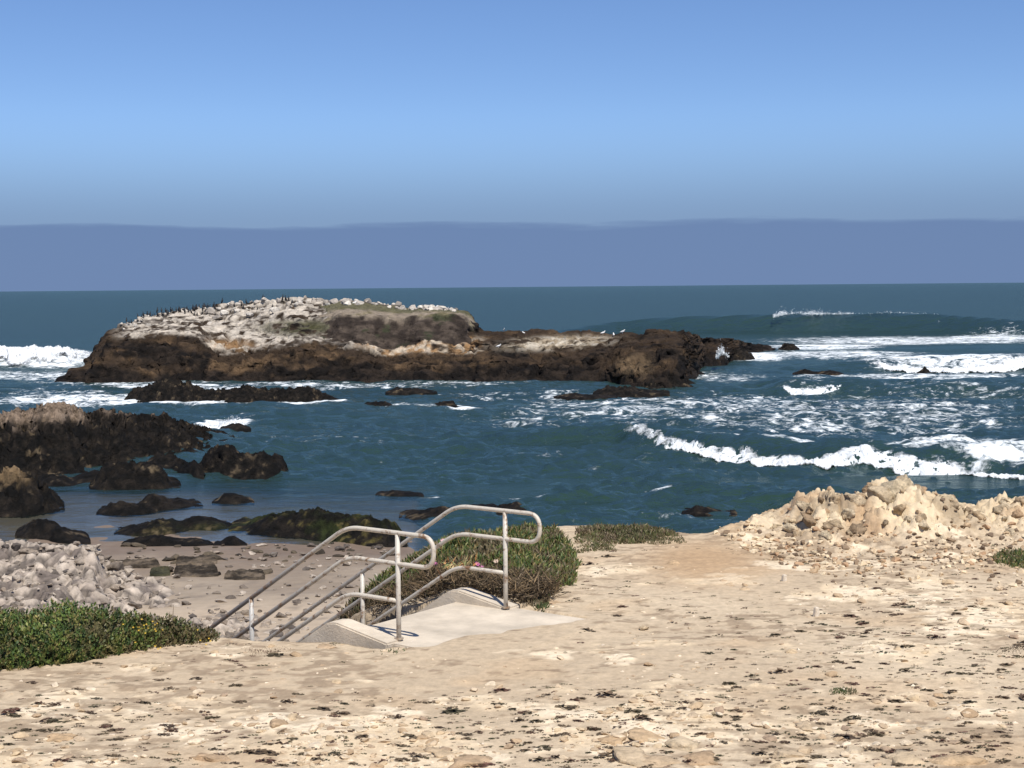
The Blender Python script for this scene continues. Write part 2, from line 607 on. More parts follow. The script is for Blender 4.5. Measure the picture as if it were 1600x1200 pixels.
def bluff_z(x, y, detail=True):
    sd = poly_sd(x, y, EDGE)
    p = np.stack([x, y, 0 * x], -1)
    side = (x < 0.3) & (y > 14.6)
    k = np.where(side, 0.62, 1.5)
    top = ZT + 1.65 * sst(9.6, 1.0, y) + ridge_h(x, y)
    # rock ledge lip at the seaward edge right of the plants
    top = top + 0.13 * np.exp(-((sd - 0.3) / 0.35) ** 2) * sst(2.4, 3.1, x) * sst(17, 18.5, y)
    if detail:
        top = top + 0.045 * fbm(p * 0.5, 3, 3) + 0.012 * fbm(p * 5, 3, 4)
        pm = pale_mask(x, y)
        top = top + pm * (0.009 + 0.011 * fbm(p * 4.0, 3, 8)) * sst(0.0, 0.4, sd)
        rk = ridge_h(x, y)
        d1, d2, cid = worley(p * [4.5, 4.5, 1] + [0, 0, 0.5], 9)
        f1, f2, cjd = worley(p * [11, 11, 1] + [0, 0, 0.5], 10)
        top = top + .62 * np.minimum(rk + .05 * sst(16.8, 18, y) * sst(2.4, 3.2, x) + .16 * sst(.75, .1, sd) * sst(2.5, 3.0, x) * sst(17.5, 18.5, y), 0.34) * (1.6 * np.minimum(d2 - d1, .22) + 0.6 * cid - 0.55 + .9 * np.minimum(f2 - f1, .2) + .3 * cjd - .25 + .6 * fbm(p * 3, 4, 14) + .3 * fbm(p * 4.5, 4, 16, .6, True))
    z = np.where(sd > 0, top, top + sd * k)
    if detail:
        z = z + np.where(sd < 0, np.clip(-sd, 0, 0.6) * 0.45 * fbm(p * 1.8, 4, 12), 0)
    # landing slab and stair are cut in
    q = np.stack([x - O0[0], y - O0[1]], -1)
    s, w = q @ U, q @ WV
    inst = (w > -0.28) & (w < SW + 0.28) & (s < 0.05)
    z = np.where(inst, np.minimum(z, ZT + stair_z(s) - 0.30), z)
    # sand thins out over the landing slab
    cover = sst(-.16, .16, s - (.22 + .38 * w) + .2 * fbm(p * 2.5, 3, 21))
    onslab = (s > .05) & (s < 1.2) & (w > -.14) & (w < SW + .14)
    z = np.where(onslab, ZT - .045 + .06 * cover + .006 * fbm(p * 6, 2, 23), z)
    blend = sst(1.7, 1.2, s) * sst(-.6, -.14, w) * sst(SW + .6, SW + .14, w) * (s > .3)
    z = np.where(onslab, z, z + (ZT + .015 - z) * blend * .8)
    return z


# ------------------------------------------------------------------ bluff
xs = np.concatenate([np.linspace(-40, -8, 33)[:-1], np.linspace(-8, -5.4, 14)[:-1], np.arange(-5.4, 8.2, 0.026), np.linspace(8.2, 12, 40)[1:], np.linspace(12, 40, 29)[1:]])
ys = np.concatenate([np.linspace(-20, 8.0, 29)[:-1], np.linspace(8.0, 9.6, 33)[:-1], np.arange(9.6, 16.0, 0.024), np.arange(16.0, 21.2, 0.034), np.linspace(21.2, 27, 30)[1:]])
X, Y = np.meshgrid(xs, ys)
BZ = bluff_z(X, Y)
pm = pale_mask(X, Y)
P3 = np.stack([X, Y, 0 * X], -1)
sand = mixc((.465, .365, .25), (.535, .43, .30), sst(-.4, .4, fbm(P3 * .6, 4, 51)))
sand = mixc(sand, (.43, .295, .175), 0.8 * np.exp(-(((X - 2.3) / 0.75) ** 2 + ((Y - 17.4) / 1.1) ** 2)))     # trodden path
sand = mixc(sand, (.50, .345, .20), 0.3 * sst(.15, .5, fbm(P3 * [.9, 1.2, 1], 4, 55)))
stone = mixc((.63, .50, .335), (.74, .62, .45), sst(-.3, .4, fbm(P3 * 2.2, 4, 57)))
ccol = mixc(sand, stone, pm * 0.9)
# dark crumbs of litter and shade-loving crust between the stones
cr = sst(.10, .28, fbm(P3 * [6, 11, 1], 5, 61, .62) + 0.30 * fbm(P3 * .5, 2, 63) - .02)
ccol = mixc(ccol, (.22, .155, .10), cr * 0.6)
ccol = mixc(ccol, (.42, .285, .165), .8 * np.exp(-(((X - 2.25 - .12 * (Y - 17.4)) / .62) ** 2 + ((Y - 17.3) / 1.3) ** 2) ** 1.5))
sdg = poly_sd(X, Y, EDGE)
rk = np.maximum(sst(0.04, 0.25, ridge_h(X, Y)), .9 * sst(.7, .3, sdg) * sst(2.5, 3.0, X) * sst(17.5, 18.5, Y))
rcol = mixc((.62, .50, .335), (.30, .23, .15), sst(.0, .5, fbm(P3 * 1.6, 5, 65)))
rcol = mixc(rcol, (.38, .23, .12), 0.7 * sst(.15, .45, fbm(P3 * 1.1, 4, 67)))
ccol = mixc(ccol, rcol, rk * 0.85)
ccol = mixc(ccol, mixc((.34, .27, .19), (.14, .11, .08), sst(-.3, .3, fbm(P3 * 1.5, 4, 69))), sst(-.1, -.7, sdg))
bluff = link('bluff_ground', mesh_np('bluff_ground', np.stack([X, Y, BZ], -1).reshape(-1, 3), grid_faces(len(ys), len(xs)), ccol.reshape(-1, 3)), M_BLUFF)
tag(bluff, kind='structure')

# ------------------------------------------------------------------ beach
xs = np.concatenate([np.linspace(-90, -24, 23)[:-1], np.arange(-24, 6, 0.16), np.linspace(6, 70, 20)])
ys = np.concatenate([np.arange(12, 48, 0.16), np.linspace(48, 75, 70), np.linspace(77, 400, 12)])
X, Y = np.meshgrid(xs, ys)
Z = beach_z(X, Y)
P3 = np.stack([X, Y, 0 * X], -1)
dry = mixc((.25, .195, .14), (.30, .24, .175), sst(-.4, .4, fbm(P3 * .35, 4, 71)))
wet = sst(0.42, 0.10, Z + .12 * fbm(P3 * .3, 3, 73))
dry = mixc(dry, (.44, .35, .25), .85 * sst(36.5, 32.5, Y + .8 * fbm(P3 * .5, 3, 77)))
bc = mixc(dry, (.17, .125, .09), wet)
bc = mixc(bc, (.20, .16, .12), .6 * sst(.25, .45, fbm(P3 * 2.2, 4, 75)))
beach = link('beach', mesh_np('beach', np.stack([X, Y, Z], -1).reshape(-1, 3), grid_faces(len(ys), len(xs)), bc.reshape(-1, 3)), M_BEACH)
tag(beach, kind='structure')

# ------------------------------------------------------------------ sea
q = np.concatenate([np.geomspace(0.5, 18, 34)[:-1], np.arange(18, 175, 0.62), np.arange(175, 460, 1.15)])
yr = EYE * F / q                                                 # distance of each row
pxc = np.concatenate([np.arange(-1100, -60, 26), np.arange(-60, 1660, 3.6), np.arange(1660, 2700, 26)])
PX, YY = np.meshgrid(pxc, yr)
HOR = 448 - (PX - 800) * math.tan(0.00873)
PY = HOR + EYE * F / YY
SX = (PX - 800 + 0.00873 * (PY - 600)) / F * YY
SZ = np.zeros_like(SX)
P3 = np.stack([SX, YY, 0 * SX], -1)
near = sst(320, 120, YY)
SZ += near * (0.16 * np.sin(YY * .27 + .03 * SX + 2 * fbm(P3 * .02, 2, 81)) + 0.20 * fbm(P3 * [.10, .2, 1], 3, 83) + 0.42 * fbm(P3 * [.42, .95, 1], 4, 85, .6) * sst(190, 80, YY) + .22 * fbm(P3 * [1.1, 2.3, 1], 3, 89) * sst(110, 60, YY))
shore = sst(0.0, 1.1, -beach_z(SX, YY))
SZ *= 0.04 + 0.96 * shore


def wave(pts, front, back):
    """one swell: points (px, py of its foot, height); steep towards the shore, long behind"""
    a = np.array(pts, float)
    pq = np.interp(PX, a[:, 0], a[:, 1])
    hh = np.interp(PX, a[:, 0], a[:, 2], left=0, right=a[-1, 2])
    D = EYE * F / (pq - HOR) + front
    d = YY - D + 0.9 * fbm(np.stack([SX * .06, SX * 0, SX * 0], -1), 3, 87)
    return hh * np.where(d < 0, np.exp(-(d / (front * .55)) ** 2), np.exp(-(d / back) ** 2))


W1 = [(820, 524, 0), (900, 523, 1.0), (980, 521, 2.1), (1060, 521, 2.7), (1140, 521, 2.9), (1230, 521, 3.2), (1400, 521, 3.25), (1470, 521, 2.9), (1600, 523, 2.0), (1800, 524, 1.2)]
W2 = [(1250, 579, 0), (1345, 577, .7), (1600, 578, 1.1), (1900, 579, 1.0)]
W3 = [(1180, 612, 0), (1225, 614, .7), (1300, 614, .8), (1420, 617, .55), (1500, 616, .7), (1700, 618, .5)]
W4 = [(760, 702, 0), (840, 702, .5), (960, 702, .75), (1100, 722, .75), (1300, 738, .75), (1500, 742, .7), (1700, 756, .7)]
W5 = [(820, 790, 0), (930, 788, .32), (1100, 800, .4), (1260, 806, .3), (1500, 812, .2)]
W6 = [(-400, 580, 1.2), (0, 578, 1.5), (90, 577, 1.3), (148, 577, .8), (170, 577, 0), (180, 577, 0)]
for w_, f_, b_ in ((W1, 5.5, 20), (W2, 4.5, 9), (W3, 2.8, 6), (W4, 2.0, 4.5), (W5, 2.2, 4.0), (W6, 9, 16)):
    SZ += wave(w_, f_, b_)

# where foam lies: blobs over the surface (centre, half sizes), broken into lace by the material
foam = np.zeros_like(SX)


def blob(cx, cy, rx, ry, amt, slope=0.0):
    global foam
    d = ((PX - cx) / rx) ** 2 + ((PY - cy - slope * (PX - cx)) / ry) ** 2
    foam = np.maximum(foam, amt * np.exp(-d ** 2))


for b_ in ((1420, 532, 260, 9, .62), (1280, 541, 130, 5, .7), (1560, 528, 120, 7, .7), (1300, 553, 170, 9, .62), (1480, 571, 190, 10, .66, .01), (1420, 588, 240, 8, .60),
           (1180, 556, 80, 8, .7), (1130, 590, 110, 12, .50), (1265, 607, 45, 8, .45), (1100, 636, 340, 28, .50), (1350, 655, 340, 36, .47), (860, 618, 200, 12, .42),
           (1500, 705, 160, 20, .66), (1300, 712, 260, 12, .62, .05), (1580, 725, 120, 18, .70), (60, 562, 130, 17, 1.0), (40, 588, 160, 8, .55), (60, 612, 160, 7, .42),
           (120, 627, 190, 12, .62), (260, 633, 160, 5, .72), (480, 632, 80, 4, .72), (640, 638, 60, 3, .6), (340, 660, 55, 9, .75, -.12), (500, 604, 200, 6, .52),
           (700, 602, 140, 6, .5), (720, 640, 45, 5, .55), (1000, 660, 90, 6, .42), (560, 690, 200, 12, .28), (800, 780, 90, 4, .38), (690, 778, 70, 4, .36),
           (1080, 815, 80, 4, .42), (1020, 775, 50, 3, .36), (900, 720, 250, 20, .22), (1450, 640, 200, 12, .48), (1500, 620, 240, 14, .42), (880, 650, 200, 18, .40), (200, 600, 180, 8, .5), (300, 606, 140, 5, .6)):
    blob(*b_)
foam = np.maximum(foam, 0.16 * sst(620, 560, PY) * 0 + 0.10)
foam = np.where(PY < 505, 0.10 - .1 * sst(505, 480, PY), foam)
sdep = -beach_z(SX, YY) + np.where(YY < 60, 0, 0)
shallow = np.exp(-np.maximum(sdep, 0) / 0.22) * sst(68, 54, YY)
foam = foam * np.where(shallow > .75, .6, 1)
SZ = np.where(YY < 62, np.maximum(SZ, -0.03), SZ)
sea = link('sea', mesh_np('sea', np.stack([SX, YY, SZ], -1).reshape(-1, 3), grid_faces(len(yr), len(pxc)), None, True,
                          {'foam': foam.reshape(-1), 'shallow': shallow.reshape(-1)}), M_SEA)
tag(sea, kind='structure')


def sea_top(px, D):
    """height of the water surface at a column and distance"""
    c = np.clip(np.interp(px, pxc, np.arange(len(pxc))), 0, len(pxc) - 1.001)
    r_ = np.clip(np.interp(EYE * F / np.asarray(D), q, np.arange(len(q))), 0, len(q) - 1.001)
    c0, r0 = c.astype(int), r_.astype(int)
    fc, fr = c - c0, r_ - r0
    return (SZ[r0, c0] * (1 - fc) + SZ[r0, c0 + 1] * fc) * (1 - fr) + (SZ[r0 + 1, c0] * (1 - fc) + SZ[r0 + 1, c0 + 1] * fc) * fr


def breaker(pts, depth_m, seed, n=520, m=40, rag=0.5, thick=1.0):
    """tumbling white water riding on the surface: (px, py of the foot on flat water, thickness in m)"""
    a = np.array(pts, float)
    pxv = np.linspace(a[0, 0], a[-1, 0], n)
    foot = np.interp(pxv, a[:, 0], a[:, 1])
    hh = np.interp(pxv, a[:, 0], a[:, 2])
    D0 = EYE * F / (foot - (448 - (pxv - 800) * math.tan(.00873)))
    t = np.linspace(0, 1, m)
    T, PXg = np.meshgrid(t, pxv)
    xw = (pxv - 800) / F * D0
    edge = fbm(np.stack([xw * .9, 0 * xw, 0 * xw + seed], -1), 5, seed, .65)[:, None]
    edge2 = fbm(np.stack([xw * .7, 0 * xw, 0 * xw + seed + 5], -1), 5, seed + 1, .65)[:, None]
    lo, hi = depth_m * rag * .45 * edge, depth_m * (1 + rag * .5 * edge2)
    Dg = D0[:, None] + lo + (hi - lo) * T
    xg = (PXg - 800 + 0.00873 * (foot[:, None] - 600)) / F * Dg
    prof = np.clip(T / .22, 0, 1) ** .5 * np.clip((1 - T) / .55, 0, 1) ** .8
    p = np.stack([xg, Dg, 0 * xg], -1)
    sc = 1.6 / max(hh.max(), .3)
    lump = fbm(p * sc, 6, seed + 3, .68)
    z = sea_top(PXg, Dg) - .05 + prof * hh[:, None] * np.maximum(.45 + .75 * lump, .02)
    jit = .12 * hh[:, None] * fbm(p * sc * 2.2 + 9, 4, seed + 5)
    V = np.stack([xg + jit, Dg + jit, z], -1)
    ends = np.clip(np.minimum(np.arange(n), n - 1 - np.arange(n)) / (n * .13), 0, 1)[:, None]
    cover = .75 * np.clip(T / .18, 0, 1) * np.clip((1 - T) / .5, 0, 1) ** .7 * (.35 + .65 * ends) + .22 * fbm(p * sc * .5, 3, seed + 8)
    return link('breaker_foam', mesh_np('breaker_foam', V.reshape(-1, 3), grid_faces(n, m), None, True, {'cover': cover.reshape(-1)}), M_LACE, sea)


breaker([(968, 699, .05), (985, 701, .22), (1040, 712, .24), (1110, 723, .26), (1200, 732, .32), (1300, 737, .42), (1330, 735, .28), (1420, 739, .26), (1500, 744, .24), (1600, 752, .26), (1720, 762, .26)], 1.9, 101, 900, 40, .8)
breaker([(1345, 574, .1), (1385, 578, .35), (1440, 580, .55), (1500, 580, .6), (1600, 578, .4), (1750, 579, .4)], 4.2, 111, 520, 40, .7)
breaker([(1218, 611, .05), (1240, 614, .3), (1270, 614, .26), (1325, 612, .03)], 2.0, 121, 200)
breaker([(-260, 577, 1.0), (-60, 577, 1.0), (20, 577, 1.0), (80, 576, 1.2), (120, 574, 1.1), (152, 572, .6)], 26.0, 131, 360, 70)
breaker([(292, 673, .03), (330, 670, .25), (360, 666, .55), (386, 665, .2)], 2.4, 141, 160)
breaker([(1206, 514, .3), (1222, 517, 1.5), (1245, 515, 1.2), (1265, 511, 1.3), (1292, 506, .4)], 9.0, 151, 200, 36, .4)
breaker([(1286, 507, .12), (1330, 507, .25), (1370, 507, .4), (1395, 507, .35), (1430, 507, .3), (1474, 509, .1)], 3.0, 161, 300, 24, .8)


def crest_spray(px0, px1, pyc, D, thick, n, seed, size):
    """droplets torn off a crest, a cloud of tiny facets"""
    r_ = np.random.default_rng(seed)
    px = r_.uniform(px0, px1, n)
    den = sst(-.25, .35, fbm(np.stack([px * .05, 0 * px, 0 * px], -1), 3, seed))
    px = px[r_.random(n) < den + .12]
    n = len(px)
    py = np.interp(px, *pyc) + r_.exponential(1.0, n) * thick * r_.choice([-1, .5], n)
    c = on_y(px, py, D + r_.normal(0, .7, n))
    tri = r_.normal(0, 1, (n, 3, 3)) * (size * r_.uniform(.4, 1.3, n))[:, None, None]
    V = (c[:, None] + tri).reshape(-1, 3)
    return link('crest_spray', mesh_np('crest_spray', V, np.arange(3 * n).reshape(-1, 3)), M_FOAM, sea)


crest_spray(1208, 1285, ([1208, 1230, 1285], [494, 489, 490]), 245, 1.6, 2200, 5, .07)
crest_spray(1285, 1475, ([1285, 1400, 1475], [490, 490, 493]), 245, .8, 2400, 6, .055)
crest_spray(1119, 1139, ([1119, 1128, 1139], [558, 549, 557]), 139.0, 2.6, 2600, 8, .045)
crest_spray(330, 388, ([330, 364, 388], [667, 656, 664]), 88.0, 1.6, 1500, 9, .025)

# ------------------------------------------------------------------ concrete stair
stair = empty('concrete_stairway', st(0, 0))
tag(stair, 'pale concrete stairway with low side curbs leading down from the bluff to the beach', 'stairway')


def local(V):
    return np.asarray(V, float) - np.array(st(0, 0))


def prism_sw(name, sz, w0, w1, mat, bevel=0.012):
    """extrude a profile in (s, z) between two offsets across the stair"""
    bm = bmesh.new()
    a = [bm.verts.new(local(st(s, w0, z))) for s, z in sz]
    b = [bm.verts.new(local(st(s, w1, z))) for s, z in sz]
    bm.faces.new(a)
    bm.faces.new(b[::-1])
    for i in range(len(sz)):
        j = (i + 1) % len(sz)
        bm.faces.new((a[j], a[i], b[i], b[j]))
    bmesh.ops.recalc_face_normals(bm, faces=bm.faces)
    if bevel:
        bmesh.ops.bevel(bm, geom=bm.edges[:], offset=bevel, segments=2, affect='EDGES')
    me = bpy.data.meshes.new(name)
    bm.to_mesh(me)
    bm.free()
    return link(name, me, mat, stair)


prism_sw('landing', [(KNEE - .02, 0), (1.0, 0), (1.0, -.18), (KNEE - .02, -.18)], -.12, SW + .12, M_CONC)
NST = 21
for i in range(NST):
    s1 = KNEE - .02 - i * .286
    z1 = -(i + 1) * .18
    prism_sw('step', [(s1 - .002, z1), (s1 - .286, z1), (s1 - .286, z1 - .30), (s1 - .002, z1 - .30)], .022, SW - .022, M_CONC, .01)
SB = KNEE - NST * .286 - .1
for w0, w1 in ((-.20, .02), (SW - .02, SW + .20)):
    prism_sw('curb', [(.03, .015), (KNEE + .02, .125), (KNEE - .10, .11), (SB, stair_z(np.array(SB)) + .08), (SB, stair_z(np.array(SB)) - .6), (KNEE, -.7), (.03, -.25)], w0, w1, M_CONC, .015)

# ------------------------------------------------------------------ handrails
PR = 0.0218


def smooth_path(pts, rad):
    """polyline with rounded corners, resampled"""
    P = [np.array(p, float) for p in pts]
    out = [P[0]]
    for a, b, c in zip(P[:-2], P[1:-1], P[2:]):
        u, v = a - b, c - b
        lu, lv = np.linalg.norm(u), np.linalg.norm(v)
        r_ = min(rad, lu * .49, lv * .49)
        p0, p1 = b + u / lu * r_, b + v / lv * r_
        for t in np.linspace(0, 1, 9):
            out.append((1 - t) ** 2 * p0 + 2 * t * (1 - t) * b + t * t * p1)
    out.append(P[-1])
    res = [out[0]]
    for a, b in zip(out[:-1], out[1:]):
        k = max(1, int(np.linalg.norm(b - a) / .12))
        for i in range(1, k + 1):
            res.append(a + (b - a) * i / k)
    return np.array(res)


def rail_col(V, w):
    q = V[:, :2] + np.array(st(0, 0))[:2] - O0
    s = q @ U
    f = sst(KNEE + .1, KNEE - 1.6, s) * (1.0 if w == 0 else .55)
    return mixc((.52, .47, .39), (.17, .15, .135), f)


def pipe(name, pts, w, parent, r=PR):
    V, Fq = tube(local(pts), r, 14)
    me = mesh_py(name, V, Fq)
    a = me.color_attributes.new('Col', 'FLOAT_COLOR', 'POINT')
    c = np.ones((len(V), 4), np.float32)
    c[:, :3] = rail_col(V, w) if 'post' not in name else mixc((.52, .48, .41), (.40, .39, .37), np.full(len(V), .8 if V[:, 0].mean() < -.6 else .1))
    a.data.foreach_set('color', c.ravel())
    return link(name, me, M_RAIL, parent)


def handrail(w, label):
    root = empty('handrail', st(0, 0))
    tag(root, label, 'handrail', 'handrails of the stairway')
    h1, h2, h3 = 1.0, .715, .37
    e = .43
    zf = lambda s: float(stair_z(np.array(s)))
    top = [st(SB + .1, w, zf(SB + .1) + h1), st(KNEE, w, h1), st(e, w, h1), st(e, w, h2), st(KNEE, w, h2), st(SB + .1, w, zf(SB + .1) + h2)]
    P = [np.array(p) for p in top]
    path = smooth_path(P, .16)
    # gentler bends at the knees come from the same rounding
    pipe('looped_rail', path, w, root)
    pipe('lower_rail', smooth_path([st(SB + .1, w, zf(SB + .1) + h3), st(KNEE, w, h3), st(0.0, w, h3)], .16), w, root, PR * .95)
    for s in (0.0, -1.96, -3.45, -4.95, SB + .16):
        b = -.10 if s == 0 else -.05
        z0 = zf(s) + (.02 if s == 0 else .09)
        po = pipe('post', [st(s, w, z0 + b), st(s, w, z0 + .4), st(s, w, zf(s) + h1 - .012)], w, root, PR * 1.06)
        V, Fq = tube(local([st(s, w, z0 - .004), st(s, w, z0 + .012)]), PR * 2.0, 14)
        me = mesh_py('base_flange', V, Fq, False)
        a = me.color_attributes.new('Col', 'FLOAT_COLOR', 'POINT')
        a.data.foreach_set('color', np.tile(np.array([.34, .28, .21, 1], np.float32), len(V)))
        link('base_flange', me, M_RAIL, po)
    return root


handrail(0.0, 'nearer pipe handrail with rounded end, beside the small dark tuft at its post foot')
handrail(SW, 'farther pipe handrail with rounded end, in front of the green ice plant')

# ------------------------------------------------------------------ bird island
prof = np.array([  # px, crest, shelf edge, waterline, rim of the earth cap (0 = none)
    (84, 601, 602, 604, 0), (100, 590, 595, 603, 0), (112, 578, 590, 602, 0), (135, 570, 585, 602, 0), (148, 552, 570, 602, 0), (158, 532, 548, 601, 0), (172, 516, 532, 600, 0),
    (200, 505, 528, 599, 0), (230, 496, 525, 598, 0), (270, 489, 523, 597, 0), (310, 486, 524, 597, 0), (335, 481, 545, 597, 0), (365, 475, 549, 598, 0), (400, 473, 546, 598, 0),
    (440, 470, 541, 598, 0), (480, 467, 536, 598, 0), (490, 468, 536, 598, 498), (520, 470, 540, 598, 492), (570, 470, 545, 598, 491), (600, 475, 555, 597, 494), (615, 477, 557, 597, 498),
    (650, 481, 552, 597, 492), (700, 485, 552, 596, 490), (725, 486, 553, 596, 491), (738, 494, 553, 596, 499), (745, 510, 552, 597, 0), (760, 516, 550, 597, 0), (800, 520, 556, 598, 0), (850, 521, 556, 598, 0),
    (890, 518, 556, 598, 0), (910, 521, 556, 598, 0), (950, 523, 550, 600, 0), (975, 521, 552, 604, 0), (1000, 522, 552, 606, 0), (1030, 519, 550, 607, 0), (1045, 518, 549, 608, 0), (1065, 520, 550, 606, 0),
    (1085, 523, 554, 594, 0), (1100, 527, 556, 574, 0), (1130, 528, 553, 570, 0), (1150, 533, 548, 562, 0), (1175, 538, 543, 550, 0), (1195, 539, 542, 546, 0), (1208, 544, 545, 546, 0)])
pxv = np.arange(80, 1212, 1.6)
cr_, sh_, ba_, ri_ = (np.interp(pxv, prof[:, 0], prof[:, k]) for k in range(1, 5))
rimf = sst(470, 540, pxv) * sst(752, 722, pxv)
hasrim = rimf > .5
wob = lambda sd, am: am * fbm(np.stack([pxv * .05, 0 * pxv, 0 * pxv], -1), 5, sd, .6)
fr0 = on_z(pxv, ba_ + 1.2 * fbm(np.stack([pxv * .03, 0 * pxv, 0 * pxv], -1), 2, 201))
D0 = fr0[:, 1]
hgt = np.clip((ba_ - cr_) / 110, .12, 1)
Tm, Tc = 7.5 * hgt ** .5, 24.0 * hgt
zs = on_y(pxv, sh_ + wob(203, 4), D0 + Tm)[:, 2]
zc = on_y(pxv, cr_ + wob(205, 2.0), D0 + Tc)[:, 2]
T1 = 9.6 * rimf + (1 - rimf) * (Tm + (Tc - Tm) * .2)
T2 = 13.0 * rimf + (1 - rimf) * (Tm + (Tc - Tm) * .45)
zlin = lambda T: zs + (zc - zs) * np.clip((T - Tm) / (Tc - Tm), 0, 1)
scb = np.interp(pxv, [480, 560, 610, 660, 740], [520, 533, 546, 530, 532])
z1 = zlin(T1) + rimf * (np.maximum(on_y(pxv, scb, D0 + 9.6)[:, 2], zs + .1) - zlin(T1))
rimy = np.interp(pxv, [480, 500, 540, 590, 620, 650, 700, 735], [500, 494, 491, 494, 500, 494, 490, 495])
z2 = zlin(T2) + rimf * (on_y(pxv, rimy, D0 + 13.0)[:, 2] - zlin(T2))
tt = np.concatenate([np.linspace(-2.5, 0, 8)[:-1], np.linspace(0, 14, 150)[:-1], np.linspace(14, 25, 60)[:-1], np.linspace(25, 37, 24)])
TG, PG = np.meshgrid(tt, pxv)
ZG = np.zeros_like(TG)
for i in range(len(pxv)):
    kx = [-2.5, 0, .35 * Tm[i], Tm[i], T1[i], T2[i], Tc[i], Tc[i] + 3, Tc[i] + 11]
    kz = [-1.4, -.05, .55 * zs[i], zs[i], z1[i], z2[i], zc[i], zc[i] * .85, -1.5]
    ZG[i] = np.interp(tt, kx, kz)
XG = (PG - 800 + .00873 * (560 - 600)) / F * (D0[:, None] + TG)
YG = D0[:, None] + TG
P3 = np.stack([XG, YG, ZG * 1.6], -1)
land = sst(-.6, .5, ZG)
onrock = 1 - .5 * rimf[:, None] * sst(T1[:, None] - 1, T1[:, None] + .5, TG)
d1, d2, cid = worley(P3 * [.55, .55, .75], 211)
rid = fbm(P3 * [.35, .35, .9] + np.stack([0 * XG, 0 * XG, XG * .12], -1), 6, 213, .6, True)
dz = land * onrock * (.55 * rid + .9 * np.minimum(d2 - d1, .3) + .45 * (cid - .5) - .25 + .3 * fbm(P3 * 1.4, 4, 215))
dz *= np.clip(.35 + hgt[:, None], .3, 1) * np.where(TG > Tm[:, None], .6, 1.0)
dj = .8 * onrock * land
V = np.stack([XG + dj * fbm(P3 * .7 + 50, 4, 217), YG + dj * fbm(P3 * .7 + 90, 4, 219), ZG + dz], -1)
ppx, ppy = to_px(V)
Pn = V
n1, n2, n3 = fbm(Pn * .5, 5, 221, .6), fbm(Pn * 1.3, 4, 223), fbm(Pn * [.25, .25, .9], 4, 225)
shl = np.interp(PG, pxv, sh_)
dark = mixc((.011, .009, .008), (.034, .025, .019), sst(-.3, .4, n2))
brown = mixc((.055, .037, .024), (.165, .105, .058), sst(-.1, .5, n1))
bh = V[..., 2] + .9 * n1
icol = mixc(dark, brown, sst(.7, 1.35, bh) * sst(-.4, .1, n3 + .2 * n2) * .95)
# dark crust right under the shelf edge
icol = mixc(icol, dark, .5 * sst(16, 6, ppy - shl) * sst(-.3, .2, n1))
white = mixc((.17, .145, .12), (.60, .53, .44), sst(-.25, .25, n2 + .6 * (cid - .5)))
up = sst(4, -5, ppy - shl + 9 * n1)
wl_ = up * sst(640, 470, ppx + 60 * n1) * sst(165, 215, ppx)
icol = mixc(icol, white, wl_ * sst(-.40, .02, n2 + .35 * n1))
icol = mixc(icol, (.075, .072, .035), up * np.exp(-(((ppx - 470) / 70) ** 2 + ((ppy - 512) / 13) ** 2) ** 2) * sst(-.2, .2, n2 + .1))
orange = mixc((.42, .25, .12), (.60, .50, .38), sst(-.2, .3, n2))
icol = mixc(icol, orange, up * sst(540, 590, ppx) * sst(770, 730, ppx) * sst(522, 532, ppy) * sst(-.35, 0, n1))
icol = mixc(icol, orange, up * np.exp(-(((ppx - 355) / 40) ** 2 + ((ppy - 540) / 9) ** 2)) * .8)
wr = np.exp(-(((ppx - 870) / 88) ** 2 + ((ppy - 536 + .05 * (ppx - 870)) / 11) ** 2) ** 2)
icol = mixc(icol, mixc((.40, .32, .22), (.62, .55, .44), sst(-.2, .3, n2)), wr * sst(-.35, .05, n1 + n2 * .5))
icol = mixc(icol, (.22, .155, .09), .5 * np.exp(-(((ppx - 992) / 28) ** 2 + ((ppy - 572) / 20) ** 2) ** 2) * sst(-.4, .1, n2))
capm = (rimf[:, None] + .5 * n1 > .5) & (TG > T1[:, None] - .5 + 1.2 * n2) & (TG < Tc[:, None] - 1.0)
scarp = mixc((.042, .032, .026), (.10, .077, .06), sst(-.3, .4, n2))
scarp = mixc(scarp, (.05, .055, .03), sst(.05, .35, n1))
soil = mixc((.30, .245, .185), (.20, .17, .10), sst(0, .4, n1))
soil = mixc(soil, (.10, .10, .05), sst(16, 19, TG) * .8)
ccap = mixc(scarp, soil, sst(T2[:, None] - .7, T2[:, None] + .4, TG + .8 * n2))
icol = np.where(capm[..., None], ccap, icol)
isle = empty('rock_island', (float(V[:, :, 0].mean()), 138.0, 0))
tag(isle, 'long dark rock island with whitened top and earth cap, birds along its crest', 'island')
Fq = grid_faces(len(pxv), len(tt))
fm = capm.reshape(-1)[Fq].all(1)
iloc = np.array(isle.location)
for nm, sel in (('rock_body', ~fm), ('earth_cap', fm)):
    f = Fq[sel]
    idx, inv = np.unique(f, return_inverse=True)
    me = mesh_np(nm, V.reshape(-1, 3)[idx] - iloc, inv.reshape(-1, 4), icol.reshape(-1, 3)[idx])
    o = link(nm, me, M_ISLE, isle)
ISLE_V = V


